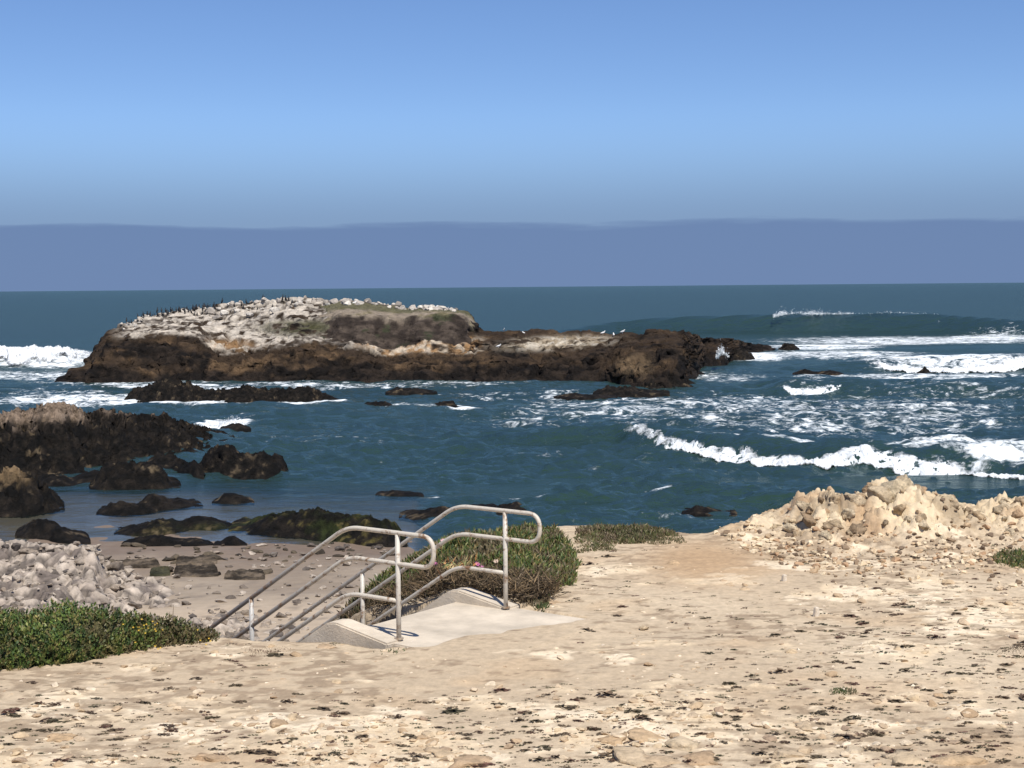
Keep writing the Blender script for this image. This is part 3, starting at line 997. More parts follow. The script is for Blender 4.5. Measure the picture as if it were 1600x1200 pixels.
def hull_mesh(name, seed, npts=16, flat=(1, 1, .7)):
    r_ = np.random.default_rng(seed)
    p = r_.normal(0, 1, (npts, 3))
    p /= np.linalg.norm(p, axis=1)[:, None]
    p *= r_.uniform(.72, 1.0, npts)[:, None] * np.array(flat) * .5
    bm = bmesh.new()
    for v in p:
        bm.verts.new(v)
    rs = bmesh.ops.convex_hull(bm, input=bm.verts[:])
    dead = list({g for g in rs['geom_interior'] + rs['geom_unused'] if isinstance(g, bmesh.types.BMVert)})
    bmesh.ops.delete(bm, geom=dead, context='VERTS')
    me = bpy.data.meshes.new(name)
    bm.to_mesh(me)
    bm.free()
    return me


def hull_set(name, n, seed, mat, npts=16, flat=(1, 1, .7)):
    L = []
    for i in range(n):
        me = hull_mesh(name, seed + i, npts, flat)
        me.materials.append(mat)
        L.append(me)
    return L


def rock_set(name, n, seed, mat, flat=(1, .9, .75), planes=9, sub=3, rough=.10):
    """broken stones: a ball cut by planes, then weathered"""
    L = []
    for i in range(n):
        r_ = np.random.default_rng(seed + i)
        bm = bmesh.new()
        bmesh.ops.create_icosphere(bm, subdivisions=sub, radius=1.0)
        P = np.array([v.co[:] for v in bm.verts])
        for _ in range(planes):
            d = r_.normal(0, 1, 3)
            d /= np.linalg.norm(d)
            h = r_.uniform(.45, .85)
            e = P @ d - h
            P = P - np.maximum(e, 0)[:, None] * d
        P = P * (1 + rough * fbm(P * 2.6 + i * 7, 4, seed + i, .6))[:, None]
        P = P * np.array(flat) * .58
        for v, c in zip(bm.verts, P):
            v.co = c
        me = bpy.data.meshes.new(name)
        bm.to_mesh(me)
        bm.free()
        me.polygons.foreach_set('use_smooth', np.full(len(me.polygons), sub > 2))
        me.materials.append(mat)
        L.append(me)
    return L


def put(me, name, loc, size, parent, rot=None):
    o = bpy.data.objects.new(name, me)
    COL.objects.link(o)
    o.location = loc
    o.scale = (size * random.uniform(.8, 1.3), size * random.uniform(.8, 1.2), size * random.uniform(.7, 1.1))
    o.rotation_euler = rot or (random.uniform(-.3, .3), random.uniform(-.3, .3), random.uniform(0, 6.28))
    if parent is not None:
        o.parent = parent
    return o


def merge_hulls(name, meshes, pts, sizes, mat, parent, cols):
    VV, FF, CC, off = [], [], [], 0
    tri = []
    for me in meshes:
        v = np.array([q.co[:] for q in me.vertices])
        f = np.array([list(q.vertices) for q in me.polygons])
        tri.append((v, f))
    for i, (p_, s_) in enumerate(zip(pts, sizes)):
        v, f = tri[i % len(tri)]
        a = RNG.uniform(0, 6.28)
        rot = np.array([[math.cos(a), -math.sin(a), 0], [math.sin(a), math.cos(a), 0], [0, 0, 1]])
        VV.append(v @ rot.T * s_ * RNG.uniform(.7, 1.3, 3) + p_)
        FF.append(f + off)
        CC.append(np.tile(cols[RNG.integers(len(cols))], (len(v), 1)))
        off += len(v)
    o = link(name, mesh_np(name, np.concatenate(VV), np.concatenate(FF), np.concatenate(CC), False), mat, parent)
    return tag(o, kind='stuff')


BL = rock_set('boulder', 7, 300, M_GUANO, (1, 1, .75), 9, 2, .2)
for k in range(150):
    i = int(np.interp(random.random(), [0, .75, 1], [70, 330, 395]))
    px = pxv[i]
    t = Tc[i] - abs(random.gauss(0, 3.4)) if px < 490 else Tc[i] - random.uniform(-.5, 4.0)
    j = int(np.searchsorted(tt, t))
    v = ISLE_V[i, j]
    s = random.choice([.35, .42, .5, .6, .75, .95])
    put(BL[k % 7], 'boulder', v - iloc + [0, 0, s * .12], s, isle)

# ------------------------------------------------------------------ sea rocks


def ridge_rock(name, label, cat, pts, T, seed, zb=0.0, res=.075, amp=.32, top=None, topz=.8, group=None, sc=1.0, dark=((.007, .0065, .006), (.024, .019, .015)), green=0.0, crest=.45, patch=.12):
    """a rock along a line: (px, top py, foot py) read off the photo, T = its depth in metres"""
    a = np.array(pts, float)
    mid = a[len(a) // 2]
    Dm = float(on_z(mid[0], mid[2], zb)[1])
    step = res * F / Dm
    pv = np.arange(a[0, 0] - 2 * step, a[-1, 0] + 2.1 * step, step)
    n = len(pv)
    tp, ft = np.interp(pv, a[:, 0], a[:, 1]), np.interp(pv, a[:, 0], a[:, 2])
    wv = fbm(np.stack([pv * .05 * 50 / Dm * 2, 0 * pv, 0 * pv + seed], -1), 4, seed, .6)
    D0 = on_z(pv, ft, zb)[:, 1]
    hmx = float(np.max((ft - tp) * D0 / F))
    rg_, rg2_ = min(.5, .20 / max(hmx, .1)), min(.5, .32 / max(hmx, .1))
    endf = np.clip(np.minimum(np.arange(n), n - 1 - np.arange(n)) / (n * .06 + 1), 0, 1) ** .6
    Tv = T * (.25 + .75 * endf) * (1 + .25 * wv)
    zc = (np.maximum(on_y(pv, tp, D0 + crest * Tv)[:, 2] - zb, .02) + .02) * (1 + rg_ * fbm(np.stack([pv * Dm / F * 1.1, 0 * pv, 0 * pv + seed * 1.7], -1), 5, seed + 9, .65)) * (.25 + .75 * endf)
    m = int(max(18, 1.5 * T / res))
    t = np.linspace(-.22, 1.2, m)
    TT, PP = np.meshgrid(t, pv)
    h = np.where(TT < crest, 1 - np.clip(1 - TT / crest, 0, 2) ** 1.9, 1 - np.clip((TT - crest) / (1 - crest), 0, 2) ** 2.0)
    h = np.where(TT < 0, TT * 3, h)
    Zr = np.where(h > 0, h * zc[:, None], h * .8)
    Yr = D0[:, None] + TT * Tv[:, None]
    Zr = np.where(Zr > 0, Zr * (1 + rg2_ * fbm(np.stack([PP * Dm / F * 1.6, Yr * 1.6, 0 * Yr + seed], -1), 4, seed + 10, .6)), Zr)
    Xr = (PP - 800 + .00873 * (ft[:, None] - 600)) / F * Yr
    Pq = np.stack([Xr, Yr, Zr * 1.3 + seed], -1)
    hm = zc.max()
    A = amp * min(1.0, .55 + hm * .5) * sst(-.4, .3, Zr)
    g1, g2, cg = worley(Pq * 6.5 / sc, seed + 8)
    e1, e2, ci = worley(Pq * 1.15 / sc, seed + 1)
    e3, e4, cj = worley(Pq * 3.0 / sc, seed + 2)
    nz = 1.3 * np.minimum(e2 - e1, .25) - .22 + .6 * (ci - .5) + 1.0 * np.minimum(e4 - e3, .22) - .16 + .4 * (cj - .5) + .7 * np.minimum(g2 - g1, .25) - .1 + .35 * (cg - .5) + .7 * fbm(Pq * 1.1 / sc, 6, seed + 3, .68)
    Vr = np.stack([Xr + A * .7 * fbm(Pq * 1.3 + 40, 4, seed + 4), Yr + A * .7 * fbm(Pq * 1.3 + 80, 4, seed + 5), zb + Zr + A * nz * np.clip(zc[:, None] / .35, .4, 1)], -1)
    k1, k2 = fbm(Vr * .8, 5, seed + 6, .6), fbm(Vr * 2.6, 4, seed + 7, .6)
    c = mixc(dark[0], dark[1], sst(-.3, .4, k2))
    if green:
        c = mixc(c, (.035, .045, .014), green * sst(-.1, .4, k1))
        c = mixc(c, (.16, .13, .04), green * .7 * sst(.2, .42, k2 + .3 * k1))
    c = mixc(c, (.20, .15, .09), sst(.40, .56, k2 + .5 * k1) * (.15 + patch * 2.2))
    if top is not None:
        c = mixc(c, mixc(top, np.array(top) * .55, sst(-.2, .4, k2)), sst(topz - .25, topz + .25, Vr[..., 2] - zb + .7 * k1))
    ctr = Vr.reshape(-1, 3).mean(0)
    ctr[2] = zb
    o = link(name, mesh_np(name, Vr.reshape(-1, 3) - ctr, grid_faces(n, m), c.reshape(-1, 3)), M_ROCK)
    o.location = ctr
    tag(o, label, cat, group)
    return o


G1 = 'dark rocks off the beach'
ridge_rock('sea_rock', 'long low black reef with one hump, between the island and the brown-topped rock', 'rock',
           [(188, 626, 629), (205, 614, 630), (235, 602, 631), (262, 598, 631), (290, 600, 632), (318, 612, 632), (350, 614, 633), (380, 608, 633), (420, 613, 632), (455, 610, 631), (480, 608, 630), (505, 618, 630), (532, 627, 630)], 7, 401, amp=.4, group=G1)
ridge_rock('sea_rock', 'low broken black rock line, lumpy at its right end, awash below the island', 'rock',
           [(556, 636, 638), (575, 630, 639), (600, 631, 639), (615, 635, 640), (650, 635, 640), (672, 634, 640), (690, 629, 640), (708, 630, 640), (718, 637, 640)], 3, 411, amp=.25, group=G1)
ridge_rock('sea_rock', 'small flat black rock close under the middle of the island', 'rock', [(604, 612, 614), (620, 607, 614), (645, 607, 614), (680, 612, 614)], 3, 421, amp=.22, group=G1)
ridge_rock('sea_rock', 'flat black ledge just in front of the island\'s brown boulder', 'rock', [(930, 611, 615), (950, 605, 616), (985, 606, 617), (1010, 609, 616), (1045, 613, 614)], 4, 431, amp=.25, group=G1)
ridge_rock('sea_rock', 'thin black strip of rock left of the flat ledge before the island', 'rock', [(868, 619, 621), (890, 616, 622), (925, 616, 622), (962, 620, 621)], 2.5, 435, amp=.15, group=G1)
ridge_rock('sea_rock', 'black sloping rock at the foot of the island\'s right end', 'rock', [(1000, 600, 607), (1020, 586, 608), (1040, 581, 608), (1060, 592, 607), (1095, 603, 606)], 6, 441, amp=.4, group=G1)
ridge_rock('sea_rock', 'small pointed black rock right of the island\'s foot', 'rock', [(1073, 583, 585), (1085, 576, 586), (1100, 583, 585)], 2.5, 445, amp=.2, group=G1)
ridge_rock('sea_rock', 'black rock with white spray at its left, off the island\'s tip', 'rock', [(1122, 558, 561), (1135, 548, 562), (1160, 546, 562), (1178, 556, 561)], 5, 451, amp=.3, group=G1)
ridge_rock('sea_rock', 'lone small dark rock in white foam beyond the island\'s tip', 'rock', [(1219, 544, 545), (1228, 538, 545.5), (1240, 539, 545.5), (1249, 544, 545)], 4, 455, amp=.3, group=G1)
ridge_rock('sea_rock', 'pair of low dark humps awash right of the island', 'rock', [(1242, 583, 584), (1258, 578, 584.5), (1275, 581, 584.5), (1300, 579, 585), (1318, 584, 585)], 3, 459, amp=.2, group=G1)
ridge_rock('sea_rock', 'tiny dark rock before the bright white breaker on the right', 'rock', [(1436, 582, 583), (1447, 576, 583.5), (1456, 582, 583)], 2, 463, amp=.2, group=G1)
ridge_rock('sea_rock', 'small dark rock with a wave breaking over it, right of the brown-topped rock', 'rock', [(344, 668, 671), (360, 662, 672), (374, 661, 672), (386, 668, 671)], 2, 467, amp=.2, group=G1)
ridge_rock('sea_rock', 'large brown-topped rock with dark lower half at the left edge', 'rock',
           [(-160, 660, 745), (-60, 655, 745), (0, 653, 742), (45, 650, 742), (55, 640, 740), (82, 634, 738), (110, 640, 735), (130, 648, 730), (180, 650, 724), (210, 648, 720), (240, 655, 716), (290, 668, 712), (330, 682, 706), (358, 692, 697)], 11, 471, res=.08, amp=.5, top=(.30, .225, .165), topz=1.9, sc=1.2, crest=.62, group=G1, patch=.2)
ridge_rock('sea_rock', 'rounded black rock with a low tail, right of the brown-topped rock', 'rock', [(308, 728, 733), (325, 705, 738), (345, 698, 741), (362, 704, 743), (372, 712, 744), (400, 710, 745), (425, 713, 743), (442, 722, 740)], 3.2, 481, amp=.28, group=G1)
ridge_rock('sea_rock', 'broad black rock with tan specks in the shallows, left of the rounded one', 'rock', [(138, 758, 764), (155, 738, 765), (185, 727, 765), (215, 726, 765), (245, 732, 764), (258, 750, 762), (270, 758, 761)], 3.5, 491, amp=.28, group=G1, patch=.25)
ridge_rock('sea_rock', 'low dark rock with one tan patch behind the broad black rock', 'rock', [(226, 722, 727), (242, 713, 729), (265, 714, 731), (300, 722, 744), (312, 738, 745)], 3, 495, amp=.22, group=G1, patch=.25)
ridge_rock('sea_rock', 'dark rock with ochre top cut off by the left edge', 'rock', [(-70, 735, 806), (-20, 740, 808), (0, 743, 808), (25, 742, 808), (45, 752, 806), (62, 768, 803), (80, 780, 800), (87, 795, 799)], 4.5, 501, amp=.34, top=(.26, .18, .10), topz=1.25, group=G1, patch=.2)
ridge_rock('sea_rock', 'low dark rock shelf behind the ochre-topped rock at the left edge', 'rock', [(48, 752, 757), (65, 744, 759), (90, 744, 760), (107, 752, 758), (125, 742, 753), (150, 739, 752), (160, 746, 750)], 2.6, 505, amp=.2, group=G1)
ridge_rock('sea_rock', 'flat black rock with three humps in the shallow pool', 'rock', [(148, 798, 805), (165, 787, 806), (190, 788, 806), (205, 790, 805), (225, 781, 803), (245, 780, 799), (275, 780, 795), (305, 790, 793)], 2.4, 511, amp=.2, group=G1)
ridge_rock('sea_rock', 'single low brown-flecked rock right of the flat humped rock', 'rock', [(331, 783, 787), (342, 775, 788), (365, 773, 788), (385, 780, 786)], 1.6, 515, amp=.15, group=G1, patch=.25)
ridge_rock('sea_rock', 'long black mussel bed at the water\'s edge, with green glints', 'rock', [(176, 832, 836), (200, 820, 838), (240, 813, 838), (275, 816, 832), (290, 812, 828), (330, 812, 828), (352, 822, 826)], 2.0, 521, amp=.17, green=.3, group=G1)  # green is mottled into the rock colour by noise
ridge_rock('sea_rock', 'cluster of round black boulders beside the sand at the left', 'rock', [(20, 832, 838), (35, 818, 840), (60, 815, 842), (80, 822, 846), (100, 832, 848), (120, 836, 848), (124, 846, 848)], 2.2, 525, zb=.05, amp=.22, group=G1)
ridge_rock('sea_rock', 'thin dark rock strip where the sand meets the pool', 'rock', [(188, 850, 851), (205, 842, 852), (235, 838, 853), (258, 841, 853), (280, 840, 853), (300, 842, 853), (318, 850, 851)], 1.1, 531, zb=.05, amp=.14, group=G1, patch=.2)
ridge_rock('sea_rock', 'small square black rock on the wet sand', 'rock', [(332, 850, 852), (345, 840, 853), (360, 838, 853), (372, 848, 852)], .9, 535, zb=.05, amp=.12, group=G1)
ridge_rock('sea_rock', 'wide green weed-covered rock at the waterline behind the sloping rails', 'rock',
           [(356, 828, 832), (385, 818, 836), (410, 812, 838), (440, 804, 840), (480, 803, 843), (520, 806, 848), (560, 810, 854), (600, 816, 858), (625, 830, 856)], 3.4, 541, amp=.2, green=.9, group=G1)
ridge_rock('sea_rock', 'dark two-humped rock in the water behind the far handrail', 'rock', [(625, 806, 810), (640, 799, 813), (660, 800, 815), (685, 793, 815), (700, 797, 814), (714, 808, 811)], 2.2, 551, amp=.2, group=G1)
ridge_rock('sea_rock', 'dark pointed rock just above the far handrail\'s level end', 'rock', [(730, 800, 803), (760, 793, 805), (790, 789, 806), (805, 784, 806), (820, 792, 805), (836, 801, 804)], 2.4, 555, amp=.2, group=G1)
ridge_rock('sea_rock', 'low dark rock alone in the water beyond the bluff edge', 'rock', [(1070, 802, 804), (1085, 792, 806), (1105, 793, 806), (1125, 799, 806), (1145, 804, 805)], 1.8, 561, amp=.15, group=G1)
ridge_rock('sea_rock', 'barely awash dark rock far out behind the sloping rails', 'rock', [(588, 772, 774), (610, 768, 775), (640, 770, 775), (655, 774, 775)], 1.2, 565, amp=.1, group=G1)
TANR = ((.05, .04, .03), (.20, .155, .11))
for nm_, lb_, pts_, T_, sd_, gr_ in (
        ('beach_rock', 'thin dark driftline rock on the sand, leftmost of the beach rocks', [(168, 883, 885), (185, 878, 885), (215, 875, 884), (236, 879, 883)], .8, 571, 0),
        ('beach_rock', 'rounded greenish boulder sitting alone on the sand', [(229, 895, 897), (233, 888, 898), (241, 886, 898), (249, 890, 898), (252, 896, 897)], .8, 573, .5),
        ('beach_rock', 'low brown rock on the sand, farther of the two in the middle', [(268, 878, 882), (280, 871, 882), (300, 876, 882), (315, 871, 880), (326, 877, 879)], 1.0, 575, 0),
        ('beach_rock', 'low tan rock on the sand, nearer of the two in the middle', [(264, 893, 899), (276, 882, 900), (292, 888, 900), (310, 888, 899), (328, 893, 897)], 1.2, 577, 0),
        ('beach_rock', 'brown and white rock on the sand nearest the sloping rail', [(346, 897, 904), (358, 890, 905), (378, 891, 905), (392, 895, 904), (402, 901, 903)], 1.0, 579, 0)):
    c_ = on_z(pts_[1][0], pts_[1][2], .55)
    zb_ = float(beach_z(np.array([c_[0]]), np.array([c_[1]]))[0])
    ridge_rock(nm_, lb_, 'rock', [(a_, b_ + .35 * (c_b - b_), c_b) for a_, b_, c_b in pts_], T_ * 1.3, sd_, zb=zb_, res=.035, amp=.26, dark=TANR if gr_ == 0 else ((.04, .04, .025), (.09, .085, .05)), green=gr_ * .6, sc=.35, group='rocks lying on the beach sand')

# ------------------------------------------------------------------ grey rubble outcrop below the bluff, left
xs, ys = np.arange(-19, -3.0, .06), np.arange(25.5, 42, .075)
X, Y = np.meshgrid(xs, ys)
px_ = 800 + F * X / Y
base = beach_z(X, Y)
P3 = np.stack([X, Y, 0 * X], -1)
topl = np.interp(px_, [-200, 0, 60, 110, 140, 150, 175, 260, 330, 430], [848, 848, 848, 846, 858, 890, 895, 908, 940, 980])
ztop = EYE - (topl - 455) * 36.5 / F
hump = np.clip(ztop - .55, 0, 3) * np.exp(-((Y - 36.3) / 2.6) ** 2)
apron = .62 * sst(36, 30, Y) * sst(460, 300, px_ + 25 * fbm(P3 * .4, 3, 605)) + .35 * sst(260, 150, px_) * sst(40, 36, Y)
PYa = 453 + F * 6.8 / Y
sandy = np.exp(-(((px_ - 215) / 95) ** 2 + ((PYa - 946) / 20) ** 2) ** 2)
apron = apron * (1 - .9 * sandy)
e1, e2, ci = worley(np.stack([X * 1.3, Y * 1.3, hump], -1), 601)
f1, f2, cj = worley(np.stack([X * 3.4, Y * 3.4, hump * 2], -1), 603)
hz = hump + apron
Z = base - .25 + hz * (.72 + .2 * fbm(P3 * .5, 4, 607)) + .7 * np.minimum(hz, .55) * (1.1 * np.minimum(e2 - e1, .25) - .2 + .6 * (ci - .5) + .9 * np.minimum(f2 - f1, .22) - .15 + .45 * (cj - .5) + .6 * fbm(P3 * 1.8, 5, 609, .65))
k1, k2 = fbm(P3 * .7, 4, 611), fbm(P3 * 2.5, 4, 613, .6)
c = mixc((.42, .35, .285), (.17, .14, .12), sst(-.15, .35, k2 + .5 * (ci - .5)))
c = mixc(c, (.54, .46, .375), sst(.05, .4, (cj - .5) + .3 * k1) * .8)
c = mixc(c, (.06, .052, .048), .8 * np.maximum(sst(.10, .02, e2 - e1), .7 * sst(.09, .02, f2 - f1)))  # crevices between blocks painted dark, their shade put into the colour
c = mixc(c, (.40, .32, .23), .6 * sst(.1, .4, k1) * sst(.9, .3, hump))
V = np.stack([X + .12 * fbm(P3 * 2 + 30, 3, 615), Y + .12 * fbm(P3 * 2 + 60, 3, 617), Z], -1)
ctr = np.array([-11.0, 33.0, 0.8])
rub = link('rubble_outcrop', mesh_np('rubble_outcrop', V.reshape(-1, 3) - ctr, grid_faces(len(ys), len(xs)), c.reshape(-1, 3)), surf_mat('grey_limestone', rough=.95, var=(5, .35), bump=(9, .06), spec=.15))
rub.location = ctr
tag(rub, 'jagged pale grey rock outcrop with loose rubble between the green shrub and the beach', 'rock outcrop')
RUBZ = Z
RS = rock_set('stone', 12, 340, M_RUBBLE, (1, .8, .6), 14, 3, .32)


def rub_z(x, y):
    j, i = int(np.clip((x + 19) / .06, 0, len(xs) - 1)), int(np.clip((y - 25.5) / .075, 0, len(ys) - 1))
    return float(RUBZ[i, j])


cnt = 0
while cnt < 300:
    if cnt < 150:                                   # blocks of the ridge itself
        x_, y_ = random.uniform(-16.5, -9.2), random.gauss(36.0, 1.9)
        i_, j_ = int(np.clip((y_ - 25.5) / .075, 0, len(ys) - 1)), int(np.clip((x_ + 19) / .06, 0, len(xs) - 1))
        if hump[i_, j_] < .25 + .3 * random.random() or y_ > 38:
            continue
        s = random.choice([.2, .24, .28, .34, .42, .55])
    else:
        px, py = random.uniform(0, 470), random.uniform(860, 1012)
        x_, y_ = on_z(px, py, 1.15)[:2]
        if not (-18.9 < x_ < -3.1 and 25.6 < y_ < 41.5):
            continue
        if py < 900 and px > 190 or (px > 300 and py < 930) or random.random() > (.35 + .65 * (px > 180)):
            continue
        s = random.choice([.16, .2, .24, .28, .36, .45])
    if 130 < 800 + F * x_ / y_ < 300 and 926 < 453 + F * 6.8 / y_ < 966:
        continue
    z = max(rub_z(x_, y_), float(beach_z(np.array([x_]), np.array([y_]))[0]))
    put(RS[cnt % 12], 'stone', np.array([x_, y_, z - s * .08]) - ctr, s, rub, (random.uniform(-.6, .6), random.uniform(-.6, .6), random.uniform(0, 6.28)))
    cnt += 1
g_ = []
while len(g_) < 1500:
    x_, y_ = random.uniform(-17, -3.4), random.uniform(26, 38.5)
    i_, j_ = int((y_ - 25.5) / .075), int((x_ + 19) / .06)
    if hz[i_, j_] < .22 or random.random() > .25 + hz[i_, j_]:
        continue
    g_.append((x_, y_, rub_z(x_, y_) + .02))
merge_hulls('gravel', hull_set('chip', 8, 350, M_RUBBLE, 13, (1, .9, .6)), np.array(g_) - ctr, RNG.choice([.10, .13, .16, .2, .26], len(g_)), rub.data.materials[0], rub,
            np.array([(.20, .165, .135), (.30, .25, .20), (.42, .36, .295), (.10, .085, .075), (.25, .20, .155)]))
# shell and stone scatter on the sand
SS = hull_set('stone', 6, 360, M_RUBBLE, 12, (1, 1, .5))
cnt = 0
while cnt < 240:
    px, py = random.uniform(200, 620), random.uniform(850, 985)
    d_ = math.exp(-((py - 858) / 22) ** 2) * (px > 330) + .35 + .5 * (px > 430)
    if random.random() > d_:
        continue
    x, y = on_z(px, py, .6)[:2]
    for _ in range(3):
        z = float(beach_z(np.array([x]), np.array([y]))[0])
        x, y = on_z(px, py, z)[:2]
    s = random.choice([.10, .12, .15, .18, .24, .32]) * (1.3 if py < 870 else 1)
    put(SS[cnt % 6], 'stone', (x, y, z + s * .08), s, beach)
    cnt += 1

DS = rock_set('stone', 6, 370, surf_mat('dark_wet_stone', rnd=[(.02, .017, .014), (.07, .055, .04), (.12, .095, .065), (.035, .03, .024)], rough=.9, var=(6, .4), bump=(10, .05), spec=.15), (1, .8, .5), 9, 2, .3)
cnt = 0
while cnt < 90:
    cx_, cy_, rx_, ry_ = random.choice([(200, 880, 40, 4), (295, 877, 35, 5), (300, 893, 40, 7), (375, 898, 34, 6), (345, 868, 40, 6), (250, 852, 60, 4), (545, 862, 90, 12), (420, 860, 60, 8), (480, 880, 110, 20)])
    px, py = random.gauss(cx_, rx_ * .6), random.gauss(cy_, ry_ * .6)
    x, y = on_z(px, py, .5)[:2]
    for _ in range(3):
        z = float(beach_z(np.array([x]), np.array([y]))[0])
        x, y = on_z(px, py, z)[:2]
    s = random.choice([.14, .18, .22, .3, .4])
    put(DS[cnt % 6], 'stone', (x, y, z + s * .06), s, beach)
    cnt += 1

# ------------------------------------------------------------------ stones and tufts on the bluff
def bz1(x, y):
    return float(bluff_z(np.array([[x]]), np.array([[y]]))[0, 0])


def on_bluff(px, py):
    """line of sight meets the bluff surface"""
    px, py = np.asarray(px, float), np.asarray(py, float)
    z = np.full(px.shape, ZT)
    for _ in range(4):
        p = on_z(px, py, z)
        z = bluff_z(p[..., 0][None], p[..., 1][None])[0]
    p[..., 2] = z
    return p


ST = rock_set('stone', 10, 380, M_STONE, (1, .9, .45), 8, 2, .2)
n = 7000
px, py = RNG.uniform(-20, 1620, n), 850 + 350 * RNG.random(n) ** .8
p = on_bluff(px, py)
pmk = pale_mask(p[:, 0][None], p[:, 1][None])[0]
sd_ = poly_sd(p[:, 0], p[:, 1], EDGE)
qs = p[:, :2] - O0
s_, w_ = qs @ U, qs @ WV
ok = (sd_ > .12) & (RNG.random(n) < .12 + .88 * pmk) & ~((s_ > -1) & (s_ < 1.25) & (w_ > -.3) & (w_ < SW + .3)) & (p[:, 1] > 9)
p = p[ok]
size = np.clip(RNG.lognormal(-3.5, .5, len(p)), .012, .11)
order = np.argsort(-size * F / p[:, 1])
for i in order[:260]:
    put(ST[i % 10], 'stone', p[i] + [0, 0, size[i] * .06], size[i] * 1.2, bluff)


LM = rock_set('ledge_stone', 6, 440, surf_mat('rusty_ledge', rnd=[(.52, .36, .21), (.58, .46, .31), (.44, .30, .18), (.62, .51, .36)], rough=.95, var=(9, .4), bump=(14, .04), spec=.15), (1, .8, .26), 9, 3, .5)
for k, (lx, ly, ls) in enumerate(((960, 1158, .42), (1010, 1150, .50), (1060, 1166, .40), (1100, 1185, .46), (985, 1185, .5), (1040, 1192, .4), (1230, 1180, .36), (1330, 1170, .34), (1420, 1188, .44), (1500, 1192, .4), (690, 1178, .34),
                                  (650, 1170, .26), (730, 1192, .5), (1140, 912, .3), (1165, 920, .2), (1055, 880, .34), (1030, 888, .26), (860, 940, .3), (845, 952, .24), (1260, 1135, .3), (1450, 1140, .26), (430, 1130, .3), (560, 1140, .22), (90, 1150, .34), (330, 1185, .4), (510, 1010, .3), (585, 1012, .22))):
    lp = on_bluff(np.array([float(lx)]), np.array([float(ly)]))[0]
    o_ = put(LM[k % 6], 'ledge_stone', lp + [0, 0, -.01], ls * .75, bluff, (random.uniform(-.08, .08), random.uniform(-.08, .08), random.uniform(0, 6.28)))
rest = order[260:]
merge_hulls('gravel', hull_set('chip', 6, 390, M_STONE, 14, (1, 1, .5)), p[rest], size[rest] * 1.1, M_BLUFF, bluff, np.array([(.50, .38, .25), (.62, .50, .35), (.68, .57, .43), (.40, .29, .19)]))

# outcrop stones on the right-hand ridge
OS = rock_set('stone', 12, 420, M_OUTCROP, (1, .9, .8), 14, 3, .5)
cnt = 0
outc = empty('stone_outcrop', (4.6, 19.4, ZT))
tag(outc, 'heap of weathered tan and brown stones on the bluff edge at right', 'rock outcrop')
while cnt < 190:
    x, y = random.uniform(2.3, 8.4), random.gauss(18.9, .8)
    h = float(ridge_h(np.array(x), np.array(y)))
    if random.random() > min(1, h * 3.0) + .12 or y > 20.1:
        continue
    s = random.choice([.08, .10, .12, .14, .17, .21, .27]) * (.75 + min(h, .5))
    put(OS[cnt % 12], 'stone', np.array([x, y, bz1(x, y) - s * .12]) - np.array(outc.location), s, outc, (random.uniform(-.6, .6), random.uniform(-.6, .6), random.uniform(0, 6.28)))
    cnt += 1
for px, py, s in ((1372, 774, .46), (1405, 776, .74), (1425, 790, .34), (1345, 790, .34), (1300, 802, .30), (1262, 815, .28), (1440, 800, .26), (1570, 800, .34), (1590, 820, .36), (1555, 840, .3), (1480, 812, .26), (1390, 800, .34)):
    q_ = on_y(px, py, 19.2)
    put(OS[int(px) % 12], 'stone', q_ - np.array(outc.location), s * .72, outc, (random.uniform(-.4, .4), random.uniform(-.4, .4), random.uniform(0, 6.28)))


g_ = []
while len(g_) < 1500:
    x_, y_ = random.uniform(2.6, 8.2), random.gauss(17.9, 1.1)
    if not 15.6 < y_ < 20.2 or x_ < 2.6 + .25 * (19 - y_) or random.random() > .5 - 1.2 * float(ridge_h(np.array(x_), np.array(y_))):
        continue
    g_.append((x_, y_, 0))
g_ = np.array(g_)
g_[:, 2] = bluff_z(g_[:, 0][None], g_[:, 1][None])[0] + .01
merge_hulls('gravel', hull_set('chip', 8, 430, M_OUTCROP, 14, (1, .9, .65)), g_ - np.array(outc.location), RNG.choice([.02, .03, .04, .055, .08, .12], len(g_)), M_BLUFF, outc,
            np.array([(.60, .47, .31), (.44, .32, .2), (.66, .54, .37), (.24, .17, .11), (.42, .27, .16), (.18, .13, .09)]))


def tuft_mesh(name, seed, nb=25):
    """a low matted clump: short overlapping scraps round a flattened centre"""
    r_ = np.random.default_rng(seed)
    a = r_.uniform(0, 6.28, nb)
    rr = .42 * np.sqrt(r_.random(nb))
    base = np.stack([np.cos(a) * rr, np.sin(a) * rr * r_.uniform(.5, 1), 0 * a], -1)
    b2 = r_.uniform(0, 6.28, nb)
    L = r_.uniform(.12, .24, nb)
    top = (.30 - .5 * rr)[:, None] * np.array([0, 0, 1])
    d = np.stack([np.cos(b2), np.sin(b2), r_.uniform(-.3, .5, nb)], -1) * L[:, None]
    sd = np.stack([-np.sin(b2), np.cos(b2), r_.normal(0, .5, nb)], -1) * (L * r_.uniform(.3, .5, nb))[:, None]
    c = base + top * r_.uniform(.2, 1, nb)[:, None]
    V = np.stack([c - d, c - sd, c + d, c + sd], 1).reshape(-1, 3)
    return mesh_np(name, V, np.arange(4 * nb).reshape(-1, 4), None, False)


